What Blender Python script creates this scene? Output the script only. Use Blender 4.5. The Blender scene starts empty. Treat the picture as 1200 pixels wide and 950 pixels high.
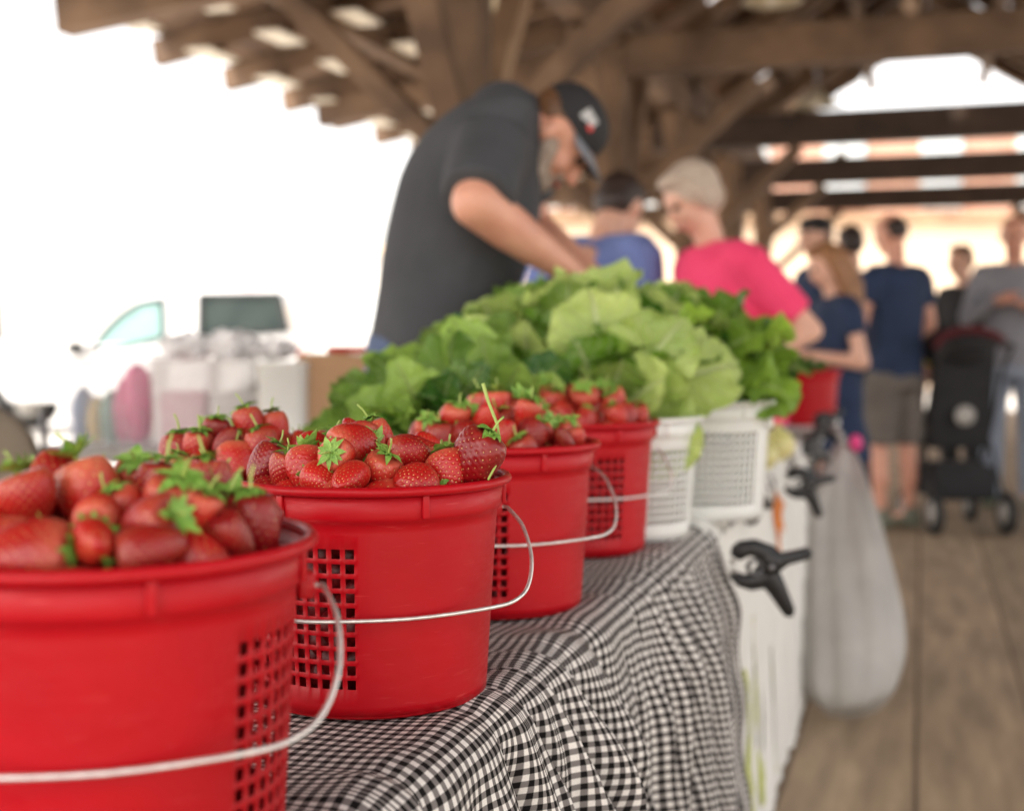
import bpy, bmesh, math, random
import numpy as np
from mathutils import Vector, Matrix, Quaternion
random.seed(7); np.random.seed(7)
R = math.radians; PI = math.pi
scene = bpy.context.scene
COL = scene.collection

# ------------------------------------------------------------------ camera
CAMZ = 1.077; F = 1500.0; PITCH = math.atan(75/1500)
cam_d = bpy.data.cameras.new('camera'); cam = bpy.data.objects.new('camera', cam_d); COL.objects.link(cam)
cam.location = (0, 0, CAMZ); cam.rotation_euler = (PI/2 - PITCH, 0, 0)
cam_d.lens = 45; cam_d.sensor_width = 36; cam_d.clip_start = .02; cam_d.clip_end = 6000
cam_d.dof.use_dof = True; cam_d.dof.focus_distance = 1.09; cam_d.dof.aperture_fstop = 3.5
cam_d.dof.aperture_blades = 0
scene.camera = cam
def P(px, py, Y):
    """photo position seen at ground distance Y -> world point"""
    dx = (px-600)/F; dz = -(py-475)/F
    c, s = math.cos(PITCH), math.sin(PITCH)
    dy = c + dz*s; dzz = -s + dz*c
    k = Y/dy
    return Vector((dx*k, Y, CAMZ + dzz*k))

# table / shed frame
U = Vector((.305, .952, 0)).normalized(); N = Vector((U.y, -U.x, 0))   # along, outward (right)
def W(a, b, z): return U*a - N*b + Vector((0, 0, z))                    # b is to the left
def edge(Y, off=0): return Vector((.32*Y-.378, Y, 0)) + N*off
TZ = .75

# ------------------------------------------------------------------ materials
def new_mat(name):
    m = bpy.data.materials.new(name); m.use_nodes = True
    nt = m.node_tree; b = nt.nodes['Principled BSDF']
    return m, nt, b
def nd(nt, t, **kw):
    n = nt.nodes.new(t)
    for k, v in kw.items(): setattr(n, k, v)
    return n
def rgb(c): return (c[0], c[1], c[2], 1)
def mat(name, c, c2=None, scale=8, rough=.6, bump=0, bscale=60, metal=0, spec=.5, trans=0, alpha=1, coat=0, sss=0, detail=4, stretch=None, coords='Object', emis=0):
    m, nt, b = new_mat(name)
    tc = nd(nt, 'ShaderNodeTexCoord')
    src = tc.outputs[coords]
    if stretch:
        mp = nd(nt, 'ShaderNodeMapping'); mp.inputs['Scale'].default_value = stretch
        nt.links.new(src, mp.inputs['Vector']); src = mp.outputs['Vector']
    if c2 is None: c2 = tuple(x*.82 for x in c)
    no = nd(nt, 'ShaderNodeTexNoise'); no.inputs['Scale'].default_value = scale; no.inputs['Detail'].default_value = detail
    nt.links.new(src, no.inputs['Vector'])
    rp = nd(nt, 'ShaderNodeValToRGB'); rp.color_ramp.elements[0].position = .32; rp.color_ramp.elements[1].position = .68
    rp.color_ramp.elements[0].color = rgb(c2); rp.color_ramp.elements[1].color = rgb(c)
    nt.links.new(no.outputs['Fac'], rp.inputs['Fac']); nt.links.new(rp.outputs['Color'], b.inputs['Base Color'])
    if name == 'red_plastic':   # dusty scuffs and hairline scratches
        t5 = nd(nt, 'ShaderNodeTexCoord'); m5 = nd(nt, 'ShaderNodeMapping'); m5.inputs['Scale'].default_value = (1, 1, 9); m5.inputs['Rotation'].default_value = (.25, .1, 0); nt.links.new(t5.outputs['Object'], m5.inputs['Vector'])
        n5 = nd(nt, 'ShaderNodeTexNoise'); n5.inputs['Scale'].default_value = 38; n5.inputs['Detail'].default_value = 7; nt.links.new(m5.outputs[0], n5.inputs['Vector'])
        r5 = nd(nt, 'ShaderNodeMapRange'); r5.inputs['From Min'].default_value = .63; r5.inputs['From Max'].default_value = .74; r5.inputs['To Max'].default_value = .35; nt.links.new(n5.outputs['Fac'], r5.inputs['Value'])
        x5 = nd(nt, 'ShaderNodeMixRGB'); x5.inputs[2].default_value = (.62, .07, .07, 1); nt.links.new(r5.outputs[0], x5.inputs[0]); nt.links.new(rp.outputs['Color'], x5.inputs[1]); nt.links.new(x5.outputs[0], b.inputs['Base Color'])
    b.inputs['Roughness'].default_value = rough; b.inputs['Metallic'].default_value = metal
    if name in ('red_plastic', 'white_plastic', 'black_plastic'):
        tcg = nd(nt, 'ShaderNodeTexCoord'); mpg = nd(nt, 'ShaderNodeMapping'); mpg.inputs['Scale'].default_value = (1, 1, 5); nt.links.new(tcg.outputs['Object'], mpg.inputs['Vector'])
        ng = nd(nt, 'ShaderNodeTexNoise'); ng.inputs['Scale'].default_value = 28; ng.inputs['Detail'].default_value = 9; ng.inputs['Roughness'].default_value = .7; nt.links.new(mpg.outputs[0], ng.inputs['Vector'])
        rg = nd(nt, 'ShaderNodeMapRange'); rg.inputs['From Min'].default_value = .35; rg.inputs['From Max'].default_value = .7; rg.inputs['To Min'].default_value = rough-.10; rg.inputs['To Max'].default_value = rough+.22
        nt.links.new(ng.outputs['Fac'], rg.inputs['Value']); nt.links.new(rg.outputs[0], b.inputs['Roughness'])
    b.inputs['Specular IOR Level'].default_value = spec
    b.inputs['Transmission Weight'].default_value = trans; b.inputs['Alpha'].default_value = alpha
    b.inputs['Coat Weight'].default_value = coat
    if sss:
        b.inputs['Subsurface Weight'].default_value = sss; b.inputs['Subsurface Radius'].default_value = (.01, .004, .002); b.inputs['Subsurface Scale'].default_value = 1
    if bump:
        n2 = nd(nt, 'ShaderNodeTexNoise'); n2.inputs['Scale'].default_value = bscale; n2.inputs['Detail'].default_value = 3
        nt.links.new(src, n2.inputs['Vector'])
        bp = nd(nt, 'ShaderNodeBump'); bp.inputs['Strength'].default_value = bump; bp.inputs['Distance'].default_value = .01
        nt.links.new(n2.outputs['Fac'], bp.inputs['Height']); nt.links.new(bp.outputs['Normal'], b.inputs['Normal'])
    return m
M = {}
M['red'] = mat('red_plastic', (.47, .001, .008), (.37, .001, .006), scale=6, rough=.42, bump=.12, bscale=14, sss=.03, spec=.28)
M['white_plastic'] = mat('white_plastic', (.80, .80, .77), (.72, .72, .69), rough=.4, sss=.1)
M['wire'] = mat('galvanised_wire', (.92, .90, .87), (.7, .68, .66), scale=120, rough=.35, metal=.75, bump=.1, bscale=400)
M['seed'] = mat('seed', (.74, .52, .20), (.55, .28, .08), scale=300, rough=.45)
M['shaded_berry'] = mat('shaded_berry_fill', (.22, .004, .006), (.10, .002, .004), scale=60, rough=.4)  # berry red darkened: shade inside the buckets put into the fill colour
M['calyx'] = mat('calyx', (.29, .48, .09), (.12, .28, .03), scale=90, rough=.5, bump=.3, bscale=250)
M['stem'] = mat('stem', (.40, .50, .14), (.30, .40, .08), scale=60, rough=.5)
M['skin'] = mat('skin', (.72, .43, .32), (.62, .34, .24), scale=14, rough=.5, sss=.15)
M['skin_red'] = mat('skin_tanned', (.70, .36, .25), (.56, .25, .17), scale=12, rough=.45, sss=.15)
M['black_shirt'] = mat('charcoal_jersey', (.060, .063, .070), (.040, .042, .048), scale=6, rough=.9, bump=.5, bscale=9)
M['blue_shirt'] = mat('blue_cotton', (.17, .23, .50), (.12, .165, .39), rough=.85, bump=.6, bscale=11)
M['pink_shirt'] = mat('coral_pink_cotton', (.92, .065, .19), (.84, .05, .15), rough=.85, bump=.5, bscale=11)
M['navy'] = mat('navy_cotton', (.018, .035, .085), (.012, .024, .06), rough=.9, bump=.5, bscale=10)
M['denim'] = mat('denim', (.10, .14, .24), (.07, .10, .18), rough=.9, bump=.4, bscale=14)
M['pale_denim'] = mat('pale_denim', (.30, .34, .42), (.23, .27, .34), rough=.9, bump=.4, bscale=14)
M['shorts'] = mat('grey_brown_shorts', (.15, .13, .115), (.11, .095, .085), rough=.9, bump=.5, bscale=12)
M['grey_shirt'] = mat('grey_sweatshirt', (.28, .28, .31), (.21, .21, .24), rough=.95, bump=.5, bscale=12)
M['black_cloth'] = mat('black_cloth', (.02, .02, .022), (.013, .013, .015), rough=.85, bump=.3, bscale=16)
M['hair_grey'] = mat('pale_blonde_hair', (.62, .51, .42), (.44, .35, .27), scale=30, rough=.6, bump=.6, bscale=60, stretch=(1, 1, 6))
M['hair_brown'] = mat('brown_hair', (.16, .075, .03), (.09, .04, .018), scale=30, rough=.5, bump=.6, bscale=60)
M['hair_light'] = mat('light_brown_hair', (.36, .17, .07), (.20, .09, .035), scale=30, rough=.5, bump=.6, bscale=60)
M['hair_dark'] = mat('dark_hair', (.035, .018, .012), (.02, .01, .008), scale=30, rough=.5, bump=.6, bscale=60)
M['beard'] = mat('grey_beard', (.42, .34, .28), (.28, .21, .17), scale=50, rough=.9, bump=.6, bscale=90)
M['eye'] = mat('eye', (.05, .03, .02), rough=.2)
M['lip'] = mat('lip', (.42, .12, .10), rough=.45)
M['cap_black'] = mat('black_cap_twill', (.018, .018, .02), rough=.8, bump=.3, bscale=60)
M['brim_grey'] = mat('grey_cap_brim', (.20, .21, .24), rough=.7)
M['emblem'] = mat('cap_emblem', (.5, .5, .5), rough=.6)
M['emblem_red'] = mat('cap_emblem_red', (.7, .05, .04), rough=.6)
M['shoe'] = mat('shoe', (.10, .12, .07), (.2, .2, .16), rough=.7)
M['black_plastic'] = mat('black_plastic', (.012, .012, .013), (.02, .02, .02), rough=.42)
M['timber'] = mat('weathered_timber', (.24, .15, .09), (.10, .06, .037), scale=2.5, rough=.8, bump=.6, bscale=10, stretch=(1, 1, 1), detail=8)
M['timber_light'] = mat('pale_timber', (.42, .28, .17), (.28, .18, .11), scale=3, rough=.8, bump=.5, bscale=10, detail=8)
M['timber_dark'] = mat('dark_timber', (.075, .045, .03), (.04, .025, .017), scale=3, rough=.8, bump=.5, bscale=10, detail=8)
M['deck'] = mat('roof_boards', (.27, .175, .115), (.12, .075, .05), scale=5, rough=.85, bump=.4, bscale=12, detail=8)
M['cream'] = mat('cream_enamel', (.72, .64, .46), (.62, .54, .38), rough=.4)
M['lit_cream'] = mat('cream_panel', (.85, .80, .68), (.78, .72, .60), rough=.6)
M['tabletop'] = mat('table_laminate', (.45, .43, .40), rough=.5)
M['steel'] = mat('grey_steel', (.30, .30, .31), rough=.35, metal=.9)
M['cardboard'] = mat('cardboard', (.46, .28, .16), (.40, .24, .13), scale=4, rough=.9)
M['tape'] = mat('tape', (.55, .42, .25), rough=.3)
M['poly'] = mat('poly_bag', (.85, .84, .84), (.70, .69, .70), scale=12, rough=.25, bump=.8, bscale=25)
M['bag'] = mat('pale_grey_plastic_bag', (.48, .46, .43), (.39, .375, .35), scale=6, rough=.6, spec=.3, bump=.5, bscale=10)
M['van'] = mat('white_car_paint', (.85, .85, .85), (.80, .80, .80), rough=.2, coat=.6)
M['rubber'] = mat('tyre_rubber', (.02, .02, .02), rough=.8)
M['car_glass'] = mat('car_glass', (.05, .065, .06), (.02, .03, .03), scale=2, rough=.2, spec=.12)
M['teal_glass'] = mat('pale_teal_glass', (.26, .42, .40), (.18, .32, .30), scale=2, rough=.1)
M['concrete'] = mat('pale_paving', (.70, .68, .65), (.62, .60, .57), scale=1.2, rough=.9, bump=.2)
M['stucco'] = mat('warm_stucco', (.88, .68, .50), (.84, .64, .46), scale=1, rough=.9)
M['pale_wall'] = mat('pale_wall', (.85, .83, .79), rough=.9)
M['pane'] = mat('window_pane', (.75, .80, .82), rough=.15)
M['frame_white'] = mat('white_frame', (.8, .8, .78), rough=.5)
M['orange'] = mat('orange_print', (.78, .25, .03), (.62, .16, .02), scale=30, rough=.8)
M['lime'] = mat('yellow_green_print', (.50, .54, .14), (.40, .44, .10), scale=30, rough=.8)
M['onion'] = mat('onion_skin', (.74, .66, .32), (.60, .58, .20), scale=12, rough=.35, sss=.1)
M['pinkbag'] = mat('hot_pink_packet', (.80, .06, .26), (.62, .03, .18), scale=14, rough=.35)
M['bluebag'] = mat('blue_packet', (.15, .24, .45), rough=.4)
M['yellowbag'] = mat('yellow_packet', (.80, .55, .15), rough=.4)
M['greenbag'] = mat('green_packet', (.12, .34, .24), rough=.4)
M['yellow_crate'] = mat('yellow_crate', (.80, .55, .10), rough=.4)
M['khaki'] = mat('khaki_canvas', (.34, .28, .21), rough=.9)
M['maroon'] = mat('maroon_fabric', (.10, .010, .015), rough=.8)
M['gold'] = mat('yellow_wristband', (.7, .62, .05), rough=.5)
M['foliage'] = mat('tree_leaf', (.12, .22, .05), (.06, .12, .03), rough=.6)

# strawberry skin with pale shoulder, darker red body
def berry_mat(name, ca, cb, cs):
    m, nt, b = new_mat(name)
    tc = nd(nt, 'ShaderNodeTexCoord'); oi = nd(nt, 'ShaderNodeObjectInfo')
    no = nd(nt, 'ShaderNodeTexNoise'); no.inputs['Scale'].default_value = 45; no.inputs['Detail'].default_value = 4
    nt.links.new(tc.outputs['Object'], no.inputs['Vector'])
    mx = nd(nt, 'ShaderNodeMixRGB'); mx.inputs[1].default_value = rgb(ca); mx.inputs[2].default_value = rgb(cb)
    ad = nd(nt, 'ShaderNodeMath', operation='ADD'); ad.use_clamp = True
    mu = nd(nt, 'ShaderNodeMath', operation='MULTIPLY_ADD'); mu.inputs[1].default_value = 1.1; mu.inputs[2].default_value = -.35
    nt.links.new(oi.outputs['Random'], mu.inputs[0]); nt.links.new(mu.outputs[0], ad.inputs[0])
    m2 = nd(nt, 'ShaderNodeMath', operation='MULTIPLY'); m2.inputs[1].default_value = .7
    nt.links.new(no.outputs['Fac'], m2.inputs[0]); nt.links.new(m2.outputs[0], ad.inputs[1])
    nt.links.new(ad.outputs[0], mx.inputs[0])
    sx = nd(nt, 'ShaderNodeSeparateXYZ'); nt.links.new(tc.outputs['Object'], sx.inputs[0])
    mr = nd(nt, 'ShaderNodeMapRange'); mr.inputs['From Min'].default_value = .006; mr.inputs['From Max'].default_value = .020
    nt.links.new(sx.outputs['Z'], mr.inputs['Value'])
    m3 = nd(nt, 'ShaderNodeMath', operation='MULTIPLY'); nt.links.new(mr.outputs[0], m3.inputs[0]); 
    r2 = nd(nt, 'ShaderNodeMath', operation='MULTIPLY'); r2.inputs[1].default_value = .55; nt.links.new(oi.outputs['Random'], r2.inputs[0]); nt.links.new(r2.outputs[0], m3.inputs[1])
    mx2 = nd(nt, 'ShaderNodeMixRGB'); mx2.inputs[2].default_value = rgb(cs)
    nt.links.new(m3.outputs[0], mx2.inputs[0]); nt.links.new(mx.outputs[0], mx2.inputs[1])
    nt.links.new(mx2.outputs[0], b.inputs['Base Color'])
    b.inputs['Roughness'].default_value = .34; b.inputs['Specular IOR Level'].default_value = .45
    b.inputs['Subsurface Weight'].default_value = .18; b.inputs['Subsurface Radius'].default_value = (.006, .0015, .001); b.inputs['Subsurface Scale'].default_value = 1
    return m
M['berry'] = berry_mat('strawberry_skin', (.20, .002, .005), (.50, .014, .010), (.70, .26, .14))

# leaf material with veins from UV
def leaf_mat(name, dark, light, tip):
    m, nt, b = new_mat(name)
    uv = nd(nt, 'ShaderNodeUVMap'); uv.uv_map = 'UVMap'
    sp = nd(nt, 'ShaderNodeSeparateXYZ'); nt.links.new(uv.outputs[0], sp.inputs[0])
    fr = nd(nt, 'ShaderNodeMath', operation='FRACT'); nt.links.new(sp.outputs['Y'], fr.inputs[0]); fl = nd(nt, 'ShaderNodeMath', operation='FLOOR'); nt.links.new(sp.outputs['Y'], fl.inputs[0])
    oi = nd(nt, 'ShaderNodeObjectInfo'); fa = nd(nt, 'ShaderNodeMath', operation='MULTIPLY_ADD'); fa.inputs[1].default_value = 37.7; nt.links.new(oi.outputs['Random'], fa.inputs[0]); nt.links.new(fl.outputs[0], fa.inputs[2])
    wn = nd(nt, 'ShaderNodeTexWhiteNoise'); wn.noise_dimensions = '1D'; nt.links.new(fa.outputs[0], wn.inputs['W'])
    ax = nd(nt, 'ShaderNodeMath', operation='ABSOLUTE'); nt.links.new(sp.outputs['X'], ax.inputs[0])      # |u|: 0 midrib .. 1 margin
    # side veins:  sin((v*9 - |u|*3))
    a = nd(nt, 'ShaderNodeMath', operation='MULTIPLY'); a.inputs[1].default_value = 62; nt.links.new(fr.outputs[0], a.inputs[0])
    c = nd(nt, 'ShaderNodeMath', operation='MULTIPLY_ADD'); c.inputs[1].default_value = -16; nt.links.new(ax.outputs[0], c.inputs[0]); nt.links.new(a.outputs[0], c.inputs[2])
    no = nd(nt, 'ShaderNodeTexNoise'); no.inputs['Scale'].default_value = 5; nt.links.new(uv.outputs[0], no.inputs['Vector'])
    d = nd(nt, 'ShaderNodeMath', operation='MULTIPLY_ADD'); d.inputs[1].default_value = 9; nt.links.new(no.outputs['Fac'], d.inputs[0]); nt.links.new(c.outputs[0], d.inputs[2])
    s = nd(nt, 'ShaderNodeMath', operation='SINE'); nt.links.new(d.outputs[0], s.inputs[0])
    pw = nd(nt, 'ShaderNodeMapRange'); pw.inputs['From Min'].default_value = .75; pw.inputs['From Max'].default_value = 1; nt.links.new(s.outputs[0], pw.inputs['Value'])
    mid = nd(nt, 'ShaderNodeMapRange'); mid.inputs['From Min'].default_value = .085; mid.inputs['From Max'].default_value = .015; nt.links.new(ax.outputs[0], mid.inputs['Value'])
    v = nd(nt, 'ShaderNodeMath', operation='MAXIMUM'); nt.links.new(mid.outputs[0], v.inputs[0])
    q = nd(nt, 'ShaderNodeMath', operation='MULTIPLY'); q.inputs[1].default_value = .45; nt.links.new(pw.outputs[0], q.inputs[0]); nt.links.new(q.outputs[0], v.inputs[1])
    tc = nd(nt, 'ShaderNodeTexCoord'); n2 = nd(nt, 'ShaderNodeTexNoise'); n2.inputs['Scale'].default_value = 9; n2.inputs['Detail'].default_value = 5
    nt.links.new(tc.outputs['Object'], n2.inputs['Vector'])
    rp = nd(nt, 'ShaderNodeValToRGB'); rp.color_ramp.elements[0].position = .25; rp.color_ramp.elements[1].position = .85
    rp.color_ramp.elements[0].color = rgb(dark); rp.color_ramp.elements[1].color = rgb(light); 
    lf_ = nd(nt, 'ShaderNodeMath', operation='MULTIPLY_ADD'); lf_.inputs[1].default_value = .75; nt.links.new(wn.outputs['Value'], lf_.inputs[0]); 
    l2_ = nd(nt, 'ShaderNodeMath', operation='MULTIPLY_ADD'); l2_.inputs[1].default_value = .9; l2_.inputs[2].default_value = -.32; nt.links.new(n2.outputs['Fac'], l2_.inputs[0]); nt.links.new(l2_.outputs[0], lf_.inputs[2])
    nt.links.new(lf_.outputs[0], rp.inputs[0])
    mx = nd(nt, 'ShaderNodeMixRGB'); mx.inputs[2].default_value = rgb(tip); vf = nd(nt, 'ShaderNodeMath', operation='MULTIPLY'); vf.inputs[1].default_value = .6; nt.links.new(v.outputs[0], vf.inputs[0]); nt.links.new(vf.outputs[0], mx.inputs[0]); nt.links.new(rp.outputs[0], mx.inputs[1])
    nt.links.new(mx.outputs[0], b.inputs['Base Color']); b.inputs['Roughness'].default_value = .33
    bp = nd(nt, 'ShaderNodeBump'); bp.inputs['Strength'].default_value = .8; bp.inputs['Distance'].default_value = .006
    n9 = nd(nt, 'ShaderNodeTexNoise'); n9.inputs['Scale'].default_value = 55; n9.inputs['Detail'].default_value = 3; nt.links.new(tc.outputs['Object'], n9.inputs['Vector'])
    sb9 = nd(nt, 'ShaderNodeMath', operation='SUBTRACT'); nt.links.new(n9.outputs['Fac'], sb9.inputs[0]); nt.links.new(v.outputs[0], sb9.inputs[1])
    nt.links.new(sb9.outputs[0], bp.inputs['Height']); nt.links.new(bp.outputs[0], b.inputs['Normal'])
    tr = nd(nt, 'ShaderNodeBsdfTranslucent'); nt.links.new(mx.outputs[0], tr.inputs['Color'])
    ms = nd(nt, 'ShaderNodeMixShader'); ms.inputs[0].default_value = .38
    out = nt.nodes['Material Output']; nt.links.new(b.outputs[0], ms.inputs[1]); nt.links.new(tr.outputs[0], ms.inputs[2]); nt.links.new(ms.outputs[0], out.inputs['Surface'])
    return m
M['romaine'] = leaf_mat('pale_romaine_leaf', (.15, .30, .025), (.66, .80, .24), (.78, .84, .48))
M['greenleaf'] = leaf_mat('green_lettuce_leaf', (.04, .14, .008), (.38, .60, .07), (.5, .64, .22))
M['spinach'] = leaf_mat('dark_salad_leaf', (.035, .13, .012), (.40, .60, .11), (.48, .60, .24))

# gingham
def gingham():
    m, nt, b = new_mat('black_white_gingham')
    uv = nd(nt, 'ShaderNodeUVMap'); uv.uv_map = 'UVMap'
    sp = nd(nt, 'ShaderNodeSeparateXYZ'); nt.links.new(uv.outputs[0], sp.inputs[0])
    outs = []
    for ax in ('X', 'Y'):
        k = nd(nt, 'ShaderNodeMath', operation='MULTIPLY'); k.inputs[1].default_value = 2*PI/.0116; nt.links.new(sp.outputs[ax], k.inputs[0])
        s = nd(nt, 'ShaderNodeMath', operation='SINE'); nt.links.new(k.outputs[0], s.inputs[0])
        mr = nd(nt, 'ShaderNodeMapRange'); mr.inputs['From Min'].default_value = -.22; mr.inputs['From Max'].default_value = .22
        nt.links.new(s.outputs[0], mr.inputs['Value']); outs.append(mr)
    ad = nd(nt, 'ShaderNodeMath', operation='ADD'); nt.links.new(outs[0].outputs[0], ad.inputs[0]); nt.links.new(outs[1].outputs[0], ad.inputs[1])
    hf = nd(nt, 'ShaderNodeMath', operation='MULTIPLY'); hf.inputs[1].default_value = .5; nt.links.new(ad.outputs[0], hf.inputs[0])
    rp = nd(nt, 'ShaderNodeValToRGB'); e = rp.color_ramp.elements
    e[0].color = (.010, .009, .009, 1); e[1].color = (.93, .90, .85, 1); x = e.new(.5); x.color = (.24, .22, .21, 1)
    nt.links.new(hf.outputs[0], rp.inputs[0])
    no = nd(nt, 'ShaderNodeTexNoise'); no.inputs['Scale'].default_value = 900; nt.links.new(uv.outputs[0], no.inputs['Vector'])
    mm = nd(nt, 'ShaderNodeMixRGB', blend_type='MULTIPLY'); mm.inputs[0].default_value = .35
    nt.links.new(rp.outputs[0], mm.inputs[1]); nt.links.new(no.outputs['Fac'], mm.inputs[2])
    nt.links.new(mm.outputs[0], b.inputs['Base Color']); b.inputs['Roughness'].default_value = .9; b.inputs['Specular IOR Level'].default_value = .15
    n3 = nd(nt, 'ShaderNodeTexNoise'); n3.inputs['Scale'].default_value = 45; n3.inputs['Detail'].default_value = 5; nt.links.new(uv.outputs[0], n3.inputs['Vector'])
    bp = nd(nt, 'ShaderNodeBump'); bp.inputs['Strength'].default_value = .5; bp.inputs['Distance'].default_value = .004
    nt.links.new(n3.outputs['Fac'], bp.inputs['Height']); nt.links.new(bp.outputs[0], b.inputs['Normal'])
    return m
M['gingham'] = gingham()
M['white_cloth'] = mat('white_cloth', (.80, .79, .75), (.72, .71, .67), scale=5, rough=.9, bump=.3, bscale=12)

# boards floor aligned to the shed
def board_mat(name, c1, c2, c3, width, length=4.0, rough=.75):
    m, nt, b = new_mat(name)
    tc = nd(nt, 'ShaderNodeTexCoord'); mp = nd(nt, 'ShaderNodeMapping'); mp.vector_type = 'TEXTURE'
    mp.inputs['Rotation'].default_value = (0, 0, math.atan2(U.y, U.x))
    nt.links.new(tc.outputs['Object'], mp.inputs['Vector'])
    br = nd(nt, 'ShaderNodeTexBrick'); br.inputs['Scale'].default_value = 1; br.inputs['Brick Width'].default_value = length; br.inputs['Row Height'].default_value = width
    br.inputs['Mortar Size'].default_value = .008; br.inputs['Mortar Smooth'].default_value = .5; br.inputs['Color1'].default_value = rgb(c1); br.inputs['Color2'].default_value = rgb(c2); br.inputs['Mortar'].default_value = rgb(c3)
    nt.links.new(mp.outputs[0], br.inputs['Vector'])
    no = nd(nt, 'ShaderNodeTexNoise'); no.inputs['Scale'].default_value = 2.2; no.inputs['Detail'].default_value = 8
    m2 = nd(nt, 'ShaderNodeMapping'); m2.inputs['Scale'].default_value = (1, 7, 1); nt.links.new(mp.outputs[0], m2.inputs['Vector']); nt.links.new(m2.outputs[0], no.inputs['Vector'])
    rp = nd(nt, 'ShaderNodeValToRGB'); rp.color_ramp.elements[0].position = .3; rp.color_ramp.elements[1].position = .7
    rp.color_ramp.elements[0].color = (.55, .55, .55, 1); rp.color_ramp.elements[1].color = (1, 1, 1, 1); nt.links.new(no.outputs['Fac'], rp.inputs[0])
    mm = nd(nt, 'ShaderNodeMixRGB', blend_type='MULTIPLY'); mm.inputs[0].default_value = 1; nt.links.new(br.outputs['Color'], mm.inputs[1]); nt.links.new(rp.outputs[0], mm.inputs[2])
    nt.links.new(mm.outputs[0], b.inputs['Base Color']); b.inputs['Roughness'].default_value = rough
    bp = nd(nt, 'ShaderNodeBump'); bp.inputs['Strength'].default_value = .4; nt.links.new(rp.outputs[0], bp.inputs['Height']); nt.links.new(bp.outputs[0], b.inputs['Normal'])
    return m
M['floor'] = board_mat('worn_floor_boards', (.50, .37, .24), (.36, .265, .17), (.17, .11, .065), .31, 5)
def brick_mat():
    m, nt, b = new_mat('salmon_brick')
    tc = nd(nt, 'ShaderNodeTexCoord'); mp = nd(nt, 'ShaderNodeMapping'); mp.inputs['Rotation'].default_value = (PI/2, 0, 0); nt.links.new(tc.outputs['Object'], mp.inputs['Vector'])
    br = nd(nt, 'ShaderNodeTexBrick'); br.inputs['Scale'].default_value = 1; br.inputs['Brick Width'].default_value = .25; br.inputs['Row Height'].default_value = .08; br.inputs['Mortar Size'].default_value = .01
    br.inputs['Color1'].default_value = (.62, .30, .19, 1); br.inputs['Color2'].default_value = (.52, .23, .15, 1); br.inputs['Mortar'].default_value = (.6, .5, .42, 1)
    nt.links.new(mp.outputs[0], br.inputs['Vector']); nt.links.new(br.outputs['Color'], b.inputs['Base Color']); b.inputs['Roughness'].default_value = .9
    return m
M['brick'] = brick_mat()

# clear tub plastic: cheap mix
def clear_mat(name, c, fac):
    m, nt, b = new_mat(name)
    no = nd(nt, 'ShaderNodeTexNoise'); no.inputs['Scale'].default_value = 7
    rp = nd(nt, 'ShaderNodeMapRange'); rp.inputs['To Min'].default_value = fac-.08; rp.inputs['To Max'].default_value = fac+.08; nt.links.new(no.outputs['Fac'], rp.inputs['Value'])
    b.inputs['Base Color'].default_value = rgb(c); b.inputs['Roughness'].default_value = .25
    tr = nd(nt, 'ShaderNodeBsdfTransparent'); ms = nd(nt, 'ShaderNodeMixShader'); nt.links.new(rp.outputs[0], ms.inputs[0])
    out = nt.nodes['Material Output']; nt.links.new(tr.outputs[0], ms.inputs[1]); nt.links.new(b.outputs[0], ms.inputs[2]); nt.links.new(ms.outputs[0], out.inputs['Surface'])
    return m
M['clear'] = clear_mat('clear_tub_plastic', (.85, .86, .88), .20)
M['frost'] = clear_mat('frosted_tub_plastic', (.88, .86, .86), .42)

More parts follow.
